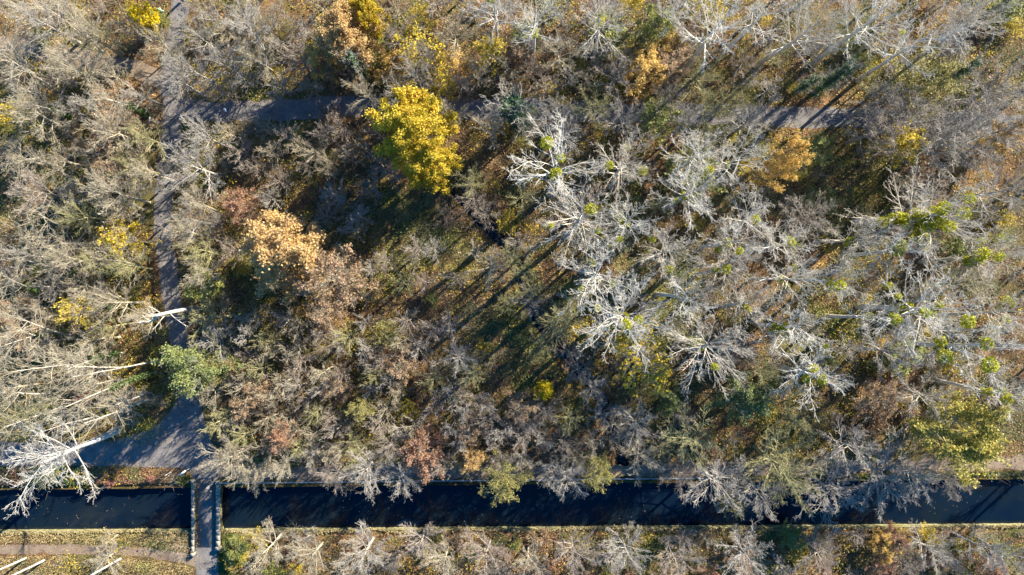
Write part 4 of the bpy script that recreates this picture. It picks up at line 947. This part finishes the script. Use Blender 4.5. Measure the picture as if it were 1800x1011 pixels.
leaf_cover('ground_cover', 'russet brown leaf cover on the south bank right of the bridge', 'leaves', 700, 36, M['russet'], 56, 0.2, 0.6, 0.5, lambda X, Y: (X > bcx + hw + 3) & (Y < canal_s(X) - 0.5), 5.0, 0.7)
rg = np.random.default_rng(60)
pts = scatter(110000, dens=lambda X, Y: np.clip(0.6 + 0.5 * fnoise(X, Y, 4.0, 77), 0.1, 1))
V, F = leaf_quads(np.column_stack([pts, ground_z(pts[:, 0], pts[:, 1]) + rg.uniform(0.03, 0.10, len(pts))]), rg.uniform(0.15, 0.36, len(pts)), rg, 0.35)
tag(obj('fallen_leaves', mesh_np('fallen_leaves', V, F, M['litter'])), 'brown and orange fallen leaves all over the ground', 'leaves', kind='stuff')
L_all = [ROADS[k] for k in ROADS]
def near_road(X, Y):
    d = np.full(X.shape, 9.0)
    for L, w in L_all: d = np.minimum(d, np.abs(dist_line(X, Y, L) - w / 2) - 0.0)
    return np.clip(1.1 - d * 1.2, 0.12, 1) * (np.abs(d) < 2.4)
pts = scatter(17000, road_ok=True, dens=near_road)
V, F = leaf_quads(np.column_stack([pts, np.maximum(ground_z(pts[:, 0], pts[:, 1]), 0.03) + rg.uniform(0.015, 0.04, len(pts))]), rg.uniform(0.10, 0.22, len(pts)), rg, 0.2)
tag(obj('fallen_leaves', mesh_np('fallen_leaves', V, F, M['litter'])), 'fallen leaves blown along the path edges', 'leaves', kind='stuff')
def sheet_leaves(name, label, C, size, mat, seed, flat=0.15):
    rg = np.random.default_rng(seed); V, F = leaf_quads(C, rg.uniform(size * .6, size * 1.4, len(C)), rg, flat)
    tag(obj(name, mesh_np(name, V, F, mat)), label, 'leaves', kind='stuff')
n = 520; X = rng.uniform(-98, 98, n); q = rng.uniform(0, 1, n) ** rng.choice([0.35, 1.0, 3.0], n)
ok = fnoise(X, q * 8, 4.0, 31) > -0.1; X = X[ok]; q = q[ok]
sheet_leaves('floating_leaves', 'small leaves floating on the dark canal water', np.column_stack([X, canal_s(X) + 0.15 + q * (canal_n(X) - canal_s(X) - 0.3), np.full(len(X), WATER_Z + 0.014)]), 0.15, M['litter'], 81, 0.02)
n = 900; t = rng.uniform(0, len(STREAM) - 1.001, n); k = t.astype(int); P = STREAM[k] * (1 - (t - k))[:, None] + STREAM[k + 1] * (t - k)[:, None] + rng.normal(0, 0.6, (n, 2))
sheet_leaves('floating_leaves', 'leaves drifted on the woodland stream', np.column_stack([P, np.full(n, -1.26)]), 0.17, M['litter'], 82, 0.02)
n = 420; Xb = bcx + np.where(rng.uniform(0, 1, n) < .7, np.sign(rng.normal(0, 1, n)) * (hw - np.abs(rng.normal(0, 0.3, n)) - 0.05), rng.uniform(-hw, hw, n))
sheet_leaves('fallen_leaves', 'fallen leaves lying on the bridge deck', np.column_stack([Xb, bcy + rng.uniform(-hl, hl, n), np.full(n, 0.085)]), 0.13, M['litter'], 83, 0.1)
n = 9000; X = rng.uniform(-98, 98, n); d_ = rng.normal(-0.1, 0.16, n) + 0.22 * fnoise(X, X * 0, 1.6, 5); ok = np.abs(X - bcx) > hw + 0.7; X = X[ok]; d_ = d_[ok]
sheet_leaves('bank_growth', 'dry grass and leaves spilling over the south canal wall', np.column_stack([X, canal_s(X) + d_, 0.06 + np.where(d_ > 0.16, -(d_ - 0.16) * 0.9, 0) + rng.uniform(0, 0.16, len(X))]), 0.22, M['straw'], 84, 0.7)
def grass(name, label, n, mat, zone, seed, h=0.4):
    rg = np.random.default_rng(seed); pts = scatter(n, zone)
    z = ground_z(pts[:, 0], pts[:, 1]); b = np.column_stack([pts, z]); a_ = rg.uniform(0, 6.28, n); t_ = rg.normal(0, 0.22, (n, 2)); hh = rg.uniform(0.5, 1.2, n) * h
    w_ = np.stack([np.cos(a_), np.sin(a_), np.zeros(n)], 1) * 0.045
    tip = b + np.column_stack([t_, hh])
    V = np.stack([b - w_, b + w_, tip + w_ * 0.3, tip - w_ * 0.3], 1).reshape(-1, 3); F = np.arange(n * 4).reshape(-1, 4)
    tag(obj(name, mesh_np(name, V, F, mat)), label, 'grass', kind='stuff')
grass('grass', 'straw-coloured grass on the south bank left of the bridge', 26000, M['straw'], lambda X, Y: (X < bcx - hw - 0.5) & (Y < canal_s(X) - 0.3), 71)
grass('grass', 'green verge grass along the canal and path edges', 22000, M['grass'], lambda X, Y: ((Y > canal_n(X) + 0.1) & (Y < canal_n(X) + (np.where(X < bcx, np.where(X > -59, 3.8, 0.0), 1.7)))) | ((X > bcx + hw) & (X < bcx + hw + 4) & (Y < canal_s(X) - 0.3)), 72, 0.3)

# ------------------------------------------------------------------ labels that single each tree out
ANCH = [('the tall golden tree', 728, 240), ('the orange-leaved oak', 482, 445), ('the bridge', 365, 890), ('the path junction', 300, 780), ('the pale snag', 300, 543), ('the amber tree pair', 1382, 285),
        ('the big olive yellow tree', 1712, 775), ('the mistletoe-laden poplar', 1640, 365), ('the upper stream end', 870, 410), ('the dark ivy tree', 915, 185), ('the lemon yellow tree', 243, 22), ('the round russet tree', 745, 798),
        ('the tiny yellow tree', 957, 689), ('the loose green tree', 333, 645), ('the top-edge orange tree', 600, 60), ('the broad olive tree', 1642, 135), ('the olive willow', 1053, 834), ('the low yellow tree', 1125, 640), ('the path fork', 305, 185),
        ('the lower left corner', 0, 1011), ('the lower right corner', 1800, 1011), ('the big leaning pale tree', 128, 822), ('the path end at right', 1460, 205), ('the left edge centre', 0, 400), ('the upper right corner', 1800, 0), ('the grey-green tree', 1310, 700)]
DIRS = ['right of', 'upper right of', 'above', 'upper left of', 'left of', 'lower left of', 'below', 'lower right of']
ORD = ['nearest', 'second nearest', 'third nearest', 'fourth nearest', 'fifth nearest', 'sixth nearest', 'seventh nearest', 'eighth nearest', 'ninth nearest', 'tenth nearest'] + ['%dth nearest' % i for i in range(11, 60)]
ROWN = ['first', 'second', 'third', 'fourth', 'fifth', 'sixth', 'seventh', 'eighth', 'ninth', 'tenth', 'eleventh', 'twelfth', 'thirteenth', 'fourteenth', 'fifteenth', 'sixteenth', 'seventeenth', 'eighteenth', 'nineteenth', 'twentieth'] + ['%dth' % i for i in range(21, 80)]
bk = {}
for t in THINGS:
    if t[5] is None: continue
    if t[2] > 932:
        bk.setdefault((t[5], 'south'), []).append((t[1], t)); continue
    d, nm, ax, ay = min((math.hypot(t[1] - ax, t[2] - ay), nm, ax, ay) for nm, ax, ay in ANCH)
    a_ = math.atan2(-(t[2] - ay), t[1] - ax); di = DIRS[int(round(a_ / (math.pi / 4))) % 8]
    bk.setdefault((t[5], di, nm), []).append((d, t))
for key, lst in bk.items():
    lst.sort(key=lambda q: q[0])
    for i, (d, t) in enumerate(lst):
        if key[1] == 'south': t[0]['label'] = '%s on the south bank, %s of its kind from the left' % (key[0], ROWN[i])
        elif len(lst) == 1: t[0]['label'] = '%s %s %s' % key
        else: t[0]['label'] = '%s %s %s, %s one' % (*key, ORD[i])
